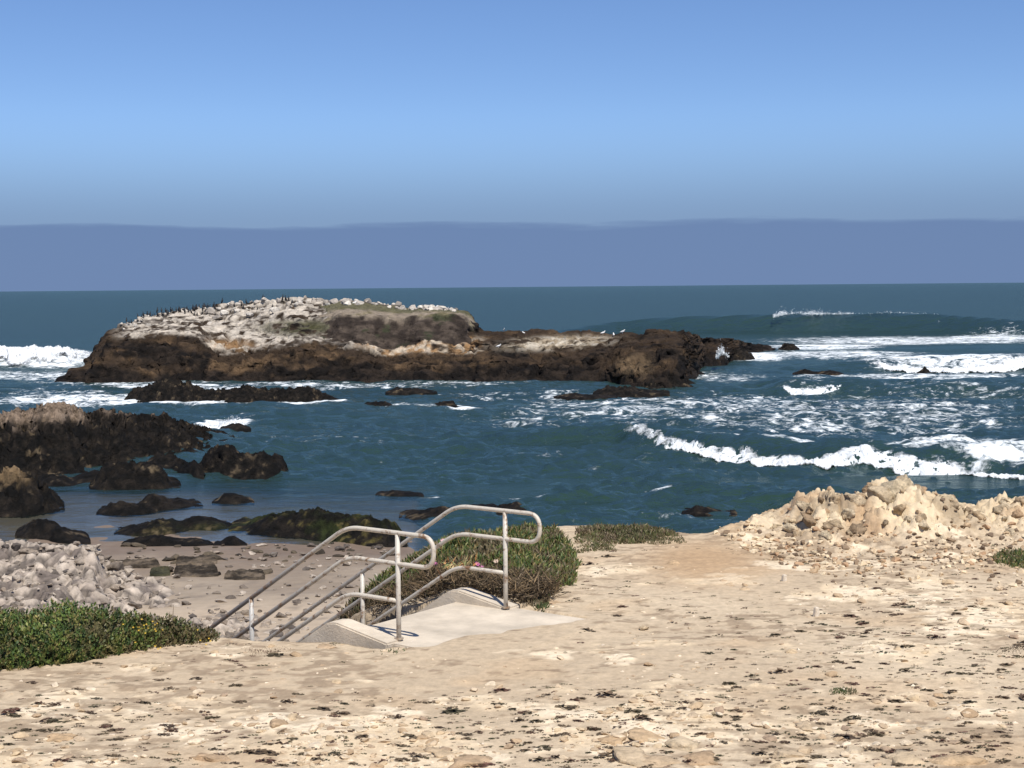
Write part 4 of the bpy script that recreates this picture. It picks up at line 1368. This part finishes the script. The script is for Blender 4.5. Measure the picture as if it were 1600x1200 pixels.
TM = []
for i in range(8):
    me = tuft_mesh('ground_tuft', 460 + i)
    me.materials.append(M_TUFT)
    TM.append(me)
n = 14000
px, py = RNG.uniform(-20, 1620, n), 855 + 345 * RNG.random(n)
p = on_bluff(px, py)
pr_ = np.stack([p[:, 0], p[:, 1], 0 * px], -1)
den = .30 + .6 * fbm(pr_ * [.55, .8, 1], 4, 471) + .30 * np.exp(-(((px - 1420) / 260) ** 2 + ((py - 965) / 60) ** 2)) + .12 * np.exp(-((py - 1140) / 45) ** 2) \
    - .55 * np.exp(-(((px - 1110) / 110) ** 2 + ((py - 890) / 28) ** 2)) - .4 * np.exp(-(((px - 760) / 330) ** 2 + ((py - 1050) / 45) ** 2))
sd_ = poly_sd(p[:, 0], p[:, 1], EDGE)
qs = p[:, :2] - O0
s_, w_ = qs @ U, qs @ WV
ok = (sd_ > .1) & (RNG.random(n) < den * .62) & ~((s_ > -1) & (s_ < 1.15) & (w_ > -.25) & (w_ < SW + .3)) & (p[:, 1] > 9) & (ridge_h(p[:, 0], p[:, 1]) < .3)
p, px, py = p[ok], px[ok], py[ok]
size = np.clip(RNG.lognormal(-3.05, .5, len(p)), .02, .2)
order = np.argsort(-size * F / p[:, 1])
for i in order[:300]:
    o = put(TM[i % 8], 'ground_tuft', p[i], size[i], None, (0, 0, random.uniform(-.5, .5)))
    o.scale = (size[i] * 1.25, size[i] * .8, size[i] * .55)
    tag(o, 'small flat dark tuft of dried plants on the sandy bluff', 'plant', 'dried tufts dotted over the bluff')
VV, FF, CC = [], [], []
off = 0
tv = [np.array([v.co[:] for v in m.vertices]) for m in TM]
TC = np.array([(.11, .08, .055), (.14, .08, .06), (.10, .09, .05), (.18, .13, .085), (.085, .082, .045)])
for i in order[300:]:
    v = tv[i % 8][:52] * np.array([1.25, .8, .55]) * size[i] + p[i]
    VV.append(v)
    FF.append(np.arange(len(v)).reshape(-1, 4) + off)
    CC.append(np.tile(TC[i % 5], (len(v), 1)))
    off += len(v)
gc = link('ground_cover', mesh_np('ground_cover', np.concatenate(VV), np.concatenate(FF), np.concatenate(CC), False), M_DRY)
tag(gc, 'scattered bits of dry plant litter over the sandy bluff', 'ground cover', kind='stuff')

# ------------------------------------------------------------------ plants


def fingers(pts, up, L, r0, cols, seed, bend=.35):
    """pointed three-sided succulent leaves: merged V, F(tri), C"""
    r_ = np.random.default_rng(seed)
    n = len(pts)
    up = up / np.linalg.norm(up, axis=1)[:, None]
    sdv = np.cross(up, r_.normal(0, 1, (n, 3)))
    sdv /= np.linalg.norm(sdv, axis=1)[:, None]
    fw = np.cross(up, sdv)
    V = np.zeros((n, 7, 3))
    for k in range(3):
        a = 2 * math.pi * k / 3
        dirv = math.cos(a) * sdv + math.sin(a) * fw
        V[:, k] = pts + dirv * r0[:, None]
        V[:, 3 + k] = pts + up * (L * .55)[:, None] + fw * (L * bend * .3)[:, None] + dirv * (r0 * .95)[:, None]
    V[:, 6] = pts + up * L[:, None] + fw * (L * bend)[:, None]
    f = []
    for k in range(3):
        j = (k + 1) % 3
        f += [(k, j, 3 + j), (k, 3 + j, 3 + k), (3 + k, 3 + j, 6)]
    Fc = (np.array(f)[None] + 7 * np.arange(n)[:, None, None]).reshape(-1, 3)
    return V.reshape(-1, 3), Fc, np.repeat(cols, 7, 0)


def plant_colors(n, pal, seed, jit=.2):
    r_ = np.random.default_rng(seed)
    c = np.array(pal)[r_.integers(0, len(pal), n)]
    return c * r_.uniform(1 - jit, 1 + jit, (n, 1))


ICE = [(.075, .105, .024), (.10, .125, .03), (.055, .085, .022), (.15, .15, .045), (.045, .07, .022), (.19, .14, .05), (.13, .10, .05)]


def mound_fn(poly, h, seed, bump=.3, hx=None):
    def f(x, y):
        sd = poly_sd(x, y, poly)
        p = np.stack([x, y, 0 * x], -1)
        sd = sd + .16 * min(1, h * 4) * fbm(p * 2.6, 3, seed + 9)
        k = 1.0 if hx is None else np.interp(x, hx[0], hx[1])
        return h * k * sst(-.02, .35 + h * 2.0, sd) * (1 + bump * fbm(p * 1.8, 3, seed)), sd
    return f


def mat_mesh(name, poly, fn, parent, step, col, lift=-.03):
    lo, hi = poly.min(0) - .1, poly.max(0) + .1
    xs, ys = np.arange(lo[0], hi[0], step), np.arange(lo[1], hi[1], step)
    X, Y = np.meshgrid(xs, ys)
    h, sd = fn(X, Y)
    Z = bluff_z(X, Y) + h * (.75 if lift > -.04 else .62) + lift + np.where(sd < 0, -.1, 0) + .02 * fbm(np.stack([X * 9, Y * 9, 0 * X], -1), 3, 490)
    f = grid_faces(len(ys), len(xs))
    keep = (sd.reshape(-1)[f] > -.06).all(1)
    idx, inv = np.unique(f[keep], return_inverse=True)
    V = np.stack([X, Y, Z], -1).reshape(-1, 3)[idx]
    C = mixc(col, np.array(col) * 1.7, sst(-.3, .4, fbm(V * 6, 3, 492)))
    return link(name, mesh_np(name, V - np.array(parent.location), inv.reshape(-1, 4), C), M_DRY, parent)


def sample_poly(poly, n, seed):
    r_ = np.random.default_rng(seed)
    lo, hi = poly.min(0), poly.max(0)
    q = r_.uniform(lo, hi, (n * 3, 2))
    return q[poly_sd(q[:, 0], q[:, 1], poly) > 0][:n]


def ice_plant(label, poly, h, n, seed, L=(.05, .10), pal=ICE, dryfront=0.0, matcol=(.035, .032, .018), group='ice plant on the bluff', hx=None):
    poly = np.array(poly, float)
    c2 = poly.mean(0)
    root = empty('ice_plant', (c2[0], c2[1], bz1(c2[0], c2[1])))
    tag(root, label, 'plant', group)
    loc = np.array(root.location)
    fn = mound_fn(poly, h, seed, .3, hx)
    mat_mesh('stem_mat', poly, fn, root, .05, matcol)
    q = sample_poly(poly, n, seed)
    r_ = np.random.default_rng(seed + 1)
    hh, sd = fn(q[:, 0], q[:, 1])
    q, hh, sd = q[sd > 0], hh[sd > 0], sd[sd > 0]
    z = bluff_z(q[:, 0][None], q[:, 1][None])[0] + hh * .75 - .02 + r_.uniform(-.02, .03, len(q)) * (h > .1)
    up = np.stack([r_.normal(0, .45, len(q)), r_.normal(0, .45, len(q)) - .1, np.ones(len(q))], -1)
    Ls = r_.uniform(L[0], L[1], len(q))
    cols = plant_colors(len(q), pal, seed + 2)
    pn_ = fbm(np.stack([q[:, 0] * 3.2, q[:, 1] * 3.2, 0 * q[:, 0]], -1), 4, seed + 6, .6)
    cols = mixc(cols, plant_colors(len(q), [(.14, .10, .06), (.20, .15, .09), (.09, .065, .04)], seed + 7), sst(.12, .32, pn_) * .8)
    Ls = Ls * (1 - .45 * sst(.05, .35, -pn_))
    if dryfront:
        f = sst(dryfront + .25, dryfront - .25, (q - O0) @ WV + .2 * fbm(np.stack([q[:, 0] * 2, q[:, 1] * 2, 0 * q[:, 0]], -1), 3, seed))
        cols = mixc(cols, plant_colors(len(q), [(.085, .058, .035), (.06, .045, .028), (.12, .085, .05), (.05, .055, .022)], seed + 3), f)
    V, Fc, C = fingers(np.stack([q[:, 0], q[:, 1], z], -1), up, Ls, Ls * .125, cols, seed + 4)
    link('foliage', mesh_np('foliage', V - loc, Fc, C, False), M_PLANT, root)
    return root, fn


def flower(parent, pos, col, r=.022, seed=0):
    r_ = np.random.default_rng(seed)
    V, Fc = [(0, 0, .004)], []
    k = 12
    for i in range(k):
        a = 2 * math.pi * i / k
        d = .9 * math.pi / k
        rr = r * r_.uniform(.85, 1.1)
        V += [(rr * .6 * math.cos(a - d), rr * .6 * math.sin(a - d), .006), (rr * math.cos(a), rr * math.sin(a), .014), (rr * .6 * math.cos(a + d), rr * .6 * math.sin(a + d), .006)]
        Fc.append((0, 1 + 3 * i, 2 + 3 * i, 3 + 3 * i))
    me = mesh_np('flower', np.array(V), np.array(Fc), np.tile(col, (len(V), 1)), False)
    o = link('flower', me, M_PLANT, parent)
    o.location = np.array(pos) - np.array(parent.location)
    o.rotation_euler = (.6, r_.uniform(-.3, .3), 0)
    return o


mainpoly = [(-.36, 15.55), (.15, 15.0), (.42, 15.2), (.66, 16.0), (.76, 17.0), (.72, 18.4), (.55, 19.6), (.1, 19.6), (-.55, 18.8), (-1.3, 18.0), (-2.1, 17.6), (-2.0, 16.9), (-1.3, 16.2)]
ip, ifn = ice_plant('big green ice plant mound behind the far handrail, brown and dry at its foot', mainpoly, .32, 15000, 700, (.05, .105), dryfront=2.35, hx=([-.5, .2, .75], [1.1, .95, .45]))
for k, (px_, py_, c_) in enumerate(((746, 871, (.55, .16, .36)), (752, 873, (.60, .22, .42)), (680, 866, (.50, .16, .34)), (692, 853, (.62, .40, .40)), (775, 871, (.6, .45, .35)))):
    q_ = on_z(px_, py_, ZT + .28)
    flower(ip, (q_[0], q_[1], bz1(q_[0], q_[1]) + float(ifn(q_[0:1], q_[1:2])[0][0]) * .8 + .06), c_, .035, k)
# tangle of dry stems at its foot
q = sample_poly(np.array([(-.40, 15.35), (.1, 14.98), (.42, 15.1), (.5, 15.6), (-.3, 16.2), (-1.2, 16.6), (-1.7, 16.4)]), 2600, 720)
zz = bluff_z(q[:, 0][None], q[:, 1][None])[0] + RNG.uniform(0, .16, len(q))
upv = np.stack([RNG.normal(0, 1, len(q)), RNG.normal(0, 1, len(q)), RNG.uniform(.2, 1, len(q))], -1)
V, Fc, C = fingers(np.stack([q[:, 0], q[:, 1], zz], -1), upv, RNG.uniform(.08, .2, len(q)), np.full(len(q), .0045), plant_colors(len(q), [(.09, .065, .04), (.16, .12, .08), (.06, .045, .03), (.20, .14, .08)], 721), 722)
link('dry_stems', mesh_np('dry_stems', V - np.array(ip.location), Fc, C, False), M_DRY, ip)
# one withered orange shoot
q = on_z(np.linspace(690, 742, 60), np.linspace(892, 878, 60), ZT + .25) + RNG.normal(0, .035, (60, 3))
V, Fc, C = fingers(q, np.stack([RNG.normal(.4, .5, 60), RNG.normal(-.4, .4, 60), np.ones(60)], -1), RNG.uniform(.07, .12, 60), np.full(60, .006), plant_colors(60, [(.55, .26, .10), (.50, .38, .18), (.30, .33, .14)], 723), 724)
link('withered_shoot', mesh_np('withered_shoot', V - np.array(ip.location), Fc, C, False), M_PLANT, ip)

OLV = [(.10, .11, .035), (.13, .12, .05), (.075, .08, .03), (.17, .13, .07), (.12, .085, .05)]
ice_plant('low olive ice plant along the bluff edge, right of the big mound', [(.72, 19.1), (1.0, 18.8), (1.25, 18.5), (1.7, 18.45), (1.95, 18.25), (2.2, 18.6), (2.15, 19.1), (2.05, 19.45), (1.5, 19.75), (.8, 19.8)], .24, 4600, 730, (.035, .075), OLV, hx=([.8, 1.2, 1.6, 1.9, 2.2], [.25, .5, 1.1, .9, .5]))
ice_plant('thin patch of ice plant joining the mound to the bluff-edge clump', [(.72, 17.9), (1.25, 18.0), (1.3, 18.6), (.8, 19.2)], .06, 900, 740, (.03, .07), OLV)
DKG = [(.05, .075, .022), (.07, .09, .028), (.04, .055, .02), (.09, .085, .035)]


def px_poly(cx, cy, rx, ry):
    a = np.linspace(0, 2 * math.pi, 14, endpoint=False)
    return on_bluff(cx + rx * np.cos(a), cy + ry * np.sin(a))[:, :2]


for lb_, a_, h_, n_, pal_ in (
        ('small dark green tuft at the foot of the near handrail post', (610, 1017, 28, 7), .05, 420, DKG),
        ('dark green cushion plant alone on the sand, lower right', (1318, 1081, 24, 6), .05, 420, DKG),
        ('flat grey green sprig above the lone cushion plant', (1274, 1049, 17, 3), .02, 130, DKG),
        ('flat green sprig on pale stone at far right', (1366, 1006, 20, 3.5), .02, 150, DKG),
        ('green clump cut by the right edge below the stone heap', (1592, 874, 42, 14), .12, 1100, ICE),
        ('dark brown dead mat cut by the right edge', (1585, 1014, 55, 11), .04, 900, [(.06, .045, .03), (.085, .06, .04), (.045, .035, .025)]),
        ('small sprig beside a lone stone on the path', (978, 991, 10, 4), .03, 80, DKG),
        ('dark green clump beside the landing slab\'s far edge', (838, 938, 26, 18), .14, 900, DKG),
        ('brown flattened clump right of the landing', (865, 925, 26, 7), .04, 420, [(.08, .06, .035), (.10, .085, .04), (.12, .075, .05)]),
        ('olive flattened clump left of the sandy path', (882, 914, 22, 4), .03, 260, OLV),
        ('small olive clump on the stones by the right ridge', (1572, 836, 22, 9), .08, 320, DKG),
        ('reddish dry mat beside the sloping rail feet', (420, 1018, 80, 8), .03, 1300, [(.10, .05, .04), (.12, .07, .05), (.07, .06, .03)])):
    ice_plant(lb_, px_poly(*a_), h_, n_, 760 + int(a_[0]), (.012, .03) if h_ < .045 else (.02, .045) if h_ < .1 else (.035, .07), pal_)

# ---- leafy shrub, left foreground
shr = empty('green_shrub', (-4.2, 13.2, ZT))
tag(shr, 'dense leafy green shrub with yellow flowers on the bluff edge at left', 'shrub')
spoly = np.array([(-9, 12.2), (-6, 12.35), (-4.35, 12.45), (-3.75, 12.75), (-3.35, 13.15), (-2.95, 13.45), (-2.72, 13.6), (-2.85, 13.85), (-3.6, 14.1), (-5, 14.2), (-9, 14.6)])


def shr_fn(x, y):
    sd = poly_sd(x, y, spoly)
    p = np.stack([x, y, 0 * x], -1)
    h = np.interp(x, [-9, -4.6, -4.2, -3.6, -3.2, -2.75], [.30, .24, .27, .26, .22, .06])
    return h * np.clip(sd / .38, 0, 1) ** .55 * (1 + .55 * fbm(p * 2.6, 3, 801)), sd


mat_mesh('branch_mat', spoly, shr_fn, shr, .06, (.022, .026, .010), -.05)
q = np.concatenate([sample_poly(spoly, 5200, 803), (lambda e: e[poly_sd(e[:, 0], e[:, 1], spoly) < .22])(sample_poly(spoly, 14000, 804))])
q = q[q[:, 0] > -7.5]
nc = len(q)
hh, sd = shr_fn(q[:, 0], q[:, 1])
eps = .06
gx = (shr_fn(q[:, 0] + eps, q[:, 1])[0] - hh) / eps
gy = (shr_fn(q[:, 0], q[:, 1] + eps)[0] - hh) / eps
axis = np.stack([-gx * .8, -gy * .8, np.ones(nc)], -1) + RNG.normal(0, .35, (nc, 3))
axis /= np.linalg.norm(axis, axis=1)[:, None]
zz = np.maximum(bluff_z(q[:, 0][None], q[:, 1][None])[0], ZT - .35) + hh * np.where(np.arange(nc) < 4500, .88, RNG.uniform(.1, .9, nc)) + RNG.uniform(-.04, .06, nc)
tips = np.stack([q[:, 0], q[:, 1], zz], -1)
LPC = 8
cc = plant_colors(nc, [(.075, .115, .025), (.105, .145, .03), (.055, .095, .024), (.16, .17, .045), (.05, .085, .026), (.13, .11, .04), (.17, .15, .05)], 805, .3)
cc *= (1 + .45 * fbm(np.stack([q[:, 0] * 2.2, q[:, 1] * 2.2, 0 * q[:, 0]], -1), 3, 806))[:, None]
cc = mixc(cc, (.13, .10, .05), .7 * sst(.15, .4, fbm(np.stack([q[:, 0] * 3.5, q[:, 1] * 3.5, 0 * q[:, 0]], -1), 4, 809, .6)))
dryf = sst(-3.45, -3.0, q[:, 0] + .2 * RNG.normal(0, 1, nc)) * .8
cc = mixc(cc, (.115, .085, .045), dryf * (RNG.random(nc) < .75))
Vs = []
a0 = RNG.uniform(0, 6.28, nc)
t1 = np.cross(axis, [0.3, .2, .9])
t1 /= np.linalg.norm(t1, axis=1)[:, None]
t2 = np.cross(axis, t1)
for k in range(LPC):
    a = a0 + 2.4 * k
    rad = np.cos(a)[:, None] * t1 + np.sin(a)[:, None] * t2
    tilt = .35 + .10 * k
    d = axis * math.cos(tilt) + rad * math.sin(tilt)
    sdv = np.cross(d, axis)
    sdv /= np.linalg.norm(sdv, axis=1)[:, None] + 1e-9
    L = RNG.uniform(.026, .048, nc)[:, None]
    b = tips - axis * .012 * k
    Vs.append(np.stack([b, b + d * L * .55 + sdv * L * .26, b + d * L, b + d * L * .55 - sdv * L * .26], 1))
Vs = np.stack(Vs, 1).reshape(-1, 3)
link('foliage', mesh_np('foliage', Vs - np.array(shr.location), np.arange(len(Vs)).reshape(-1, 4), np.repeat(cc * 1.0, 4 * LPC, 0) * np.repeat(RNG.uniform(.8, 1.2, (nc * LPC, 1)), 4, 0), False), M_PLANT, shr)
for k in range(26):
    px_, py_ = random.gauss(228, 14), random.gauss(1002, 10)
    if k < 5:
        px_, py_ = random.gauss(318, 6), random.gauss(998, 5)
    q_ = on_y(px_, py_, 13.42 - (py_ - 1000) * .016)
    h_, s_d = shr_fn(q_[0:1], q_[1:2])
    zf_ = float(bz1(q_[0], q_[1]) + h_[0] * .9 + .03)
    flower(shr, (q_[0], q_[1], zf_), (.50, .33, .04), .012, 820 + k)
for k, (px_, top_) in enumerate(((105, 955), (115, 938), (122, 945), (133, 948), (141, 950), (178, 945), (181, 952), (90, 962), (236, 962), (262, 962), (268, 945), (98, 950), (126, 955))):
    b_ = on_y(px_, 992, 13.75)
    t_ = on_y(px_ + random.uniform(-6, 6), top_, 13.75)
    m_ = (b_ + t_) / 2 + np.array([random.uniform(-.02, .02), 0, 0])
    V, Fq = tube(np.array([b_, m_, t_]) - np.array(shr.location), [.006, .005, .002], 5)
    me = mesh_py('dead_twig', V, Fq)
    a = me.color_attributes.new('Col', 'FLOAT_COLOR', 'POINT')
    a.data.foreach_set('color', np.tile(np.array([.17, .13, .09, 1], np.float32), len(V)))
    link('dead_twig', me, M_DRY, shr)

# ------------------------------------------------------------------ lone stones and stubs
q_ = on_bluff(np.array([1006.]), np.array([984.]))[0]
o = put(hull_set('loose_stone', 1, 900, M_OUTCROP, 24, (1, .9, .7))[0], 'loose_stone', q_ + [0, 0, .02], .10, None, (0, 0, .4))
tag(o, 'lone tan stone on the sand right of the landing slab', 'stone')
c_ = on_z(157, 970, 1.3)
o = put(hull_set('brown_boulder', 1, 905, surf_mat('brown_stone', color=(.22, .15, .09), var=(6, .3), bump=(10, .04)), 26, (1, .8, .8))[0], 'brown_boulder', (c_[0], c_[1], 1.35), .42, None, (0, 0, .2))
tag(o, 'single brown boulder showing just above the green shrub', 'boulder')
for px_, py_, h_, lb_ in ((1225, 908, .09, 'short pale stub standing on the bluff, farther of two'), (1275, 963, .11, 'short pale stub standing on the bluff, nearer of two')):
    b_ = on_bluff(np.array([float(px_)]), np.array([float(py_)]))[0]
    bm = bmesh.new()
    bmesh.ops.create_cube(bm, size=1)
    for v in bm.verts:
        v.co.x *= .055 if v.co.z < 0 else .045
        v.co.y *= .05 if v.co.z < 0 else .042
        v.co.z = (v.co.z + .5) * h_ - .02
    bmesh.ops.bevel(bm, geom=bm.edges[:], offset=.006, segments=2, affect='EDGES')
    me = bpy.data.meshes.new('stub_post')
    bm.to_mesh(me)
    bm.free()
    o = link('stub_post', me, surf_mat('bleached_wood', color=(.62, .54, .43), var=(30, .25), bump=(60, .004)))
    o.location = b_
    o.rotation_euler = (.05, .04, .5)
    tag(o, lb_, 'stub')

# ------------------------------------------------------------------ birds


def bird_mesh(name, spine, rad, legs=.05):
    V, Fq = tube(spine, rad, 8)
    Fq = [tuple(f) for f in Fq]
    V = [tuple(v) for v in V]
    for sx in (-.04, .04):
        v, f = tube([(sx, .02, -.01), (sx, .02, .2)], .012, 5)
        k = len(V)
        V += [tuple(x) for x in v]
        Fq += [tuple(int(i) + k for i in g) for g in f]
    return mesh_py(name, V, Fq)


CORM = bird_mesh('cormorant', [(0, .20, .02), (0, .15, .10), (0, .08, .20), (0, .02, .32), (0, -.02, .44), (0, -.03, .54), (0, .0, .63), (0, -.02, .70), (0, -.07, .72), (0, -.15, .715)],
                 [.02, .05, .09, .115, .10, .055, .035, .042, .03, .008])
CORM.materials.append(M_BIRDK)
GULL = bird_mesh('gull', [(0, .34, .19), (0, .24, .20), (0, .12, .22), (0, 0, .25), (0, -.12, .29), (0, -.17, .35), (0, -.19, .42), (0, -.24, .44), (0, -.30, .43)],
                 [.015, .04, .085, .11, .085, .055, .055, .04, .008])
GULL.materials.append(M_BIRDW)
isurf = ISLE_V.reshape(-1, 3)


def isle_spot(px, back=0.0):
    i = int(np.argmin(abs(pxv - px)))
    j = int(np.searchsorted(tt, Tc[i] - back))
    return ISLE_V[i, j]


for k in range(90):
    px_ = random.choice([random.uniform(200, 335), random.uniform(215, 320), random.uniform(300, 470)])
    v = isle_spot(px_, random.uniform(-.3, 3.5))
    o = bpy.data.objects.new('cormorant', CORM)
    COL.objects.link(o)
    o.location = v + np.array([random.uniform(-.3, .3), 0, -.02])
    o.rotation_euler = (0, 0, random.uniform(0, 6.28))
    o.scale = [random.uniform(.62, .85)] * 3
    tag(o, 'black cormorant standing upright on the whitened left crest of the island', 'bird', 'cormorants on the island')
for k, (px_, bk, lb_) in enumerate(((681, 1.0, 'larger white gull, left of the pair on the earth cap'), (702, .8, 'smaller white gull, right of the pair on the earth cap'),
                                   (791, .5, 'white gull on the low dark saddle right of the earth cap'), (786, 9, 'white gull low on dark rock below the saddle'), (826, 1.0, 'white gull at the left end of the pale patch'),
                                   (943, 1.0, 'white gull above the middle of the pale patch'), (958, 1.5, 'white gull at the right end of the pale patch'), (980, 2.0, 'white gull on dark rock right of the pale patch'),
                                   (559, 3.0, 'white gull on the grass below the crest boulders'))):
    v = isle_spot(px_, bk)
    o = bpy.data.objects.new('gull', GULL)
    COL.objects.link(o)
    o.location = v + np.array([0, 0, -.02])
    o.rotation_euler = (0, 0, random.uniform(0, 6.28))
    o.scale = [1.05 if k == 0 else .8] * 3
    tag(o, lb_, 'bird', 'gulls on the island')
print('objects', len(bpy.data.objects), 'tris', sum(sum(len(p.vertices) - 2 for p in m.polygons) if len(m.polygons) < 3000 else len(m.polygons) * 2 for m in bpy.data.meshes))
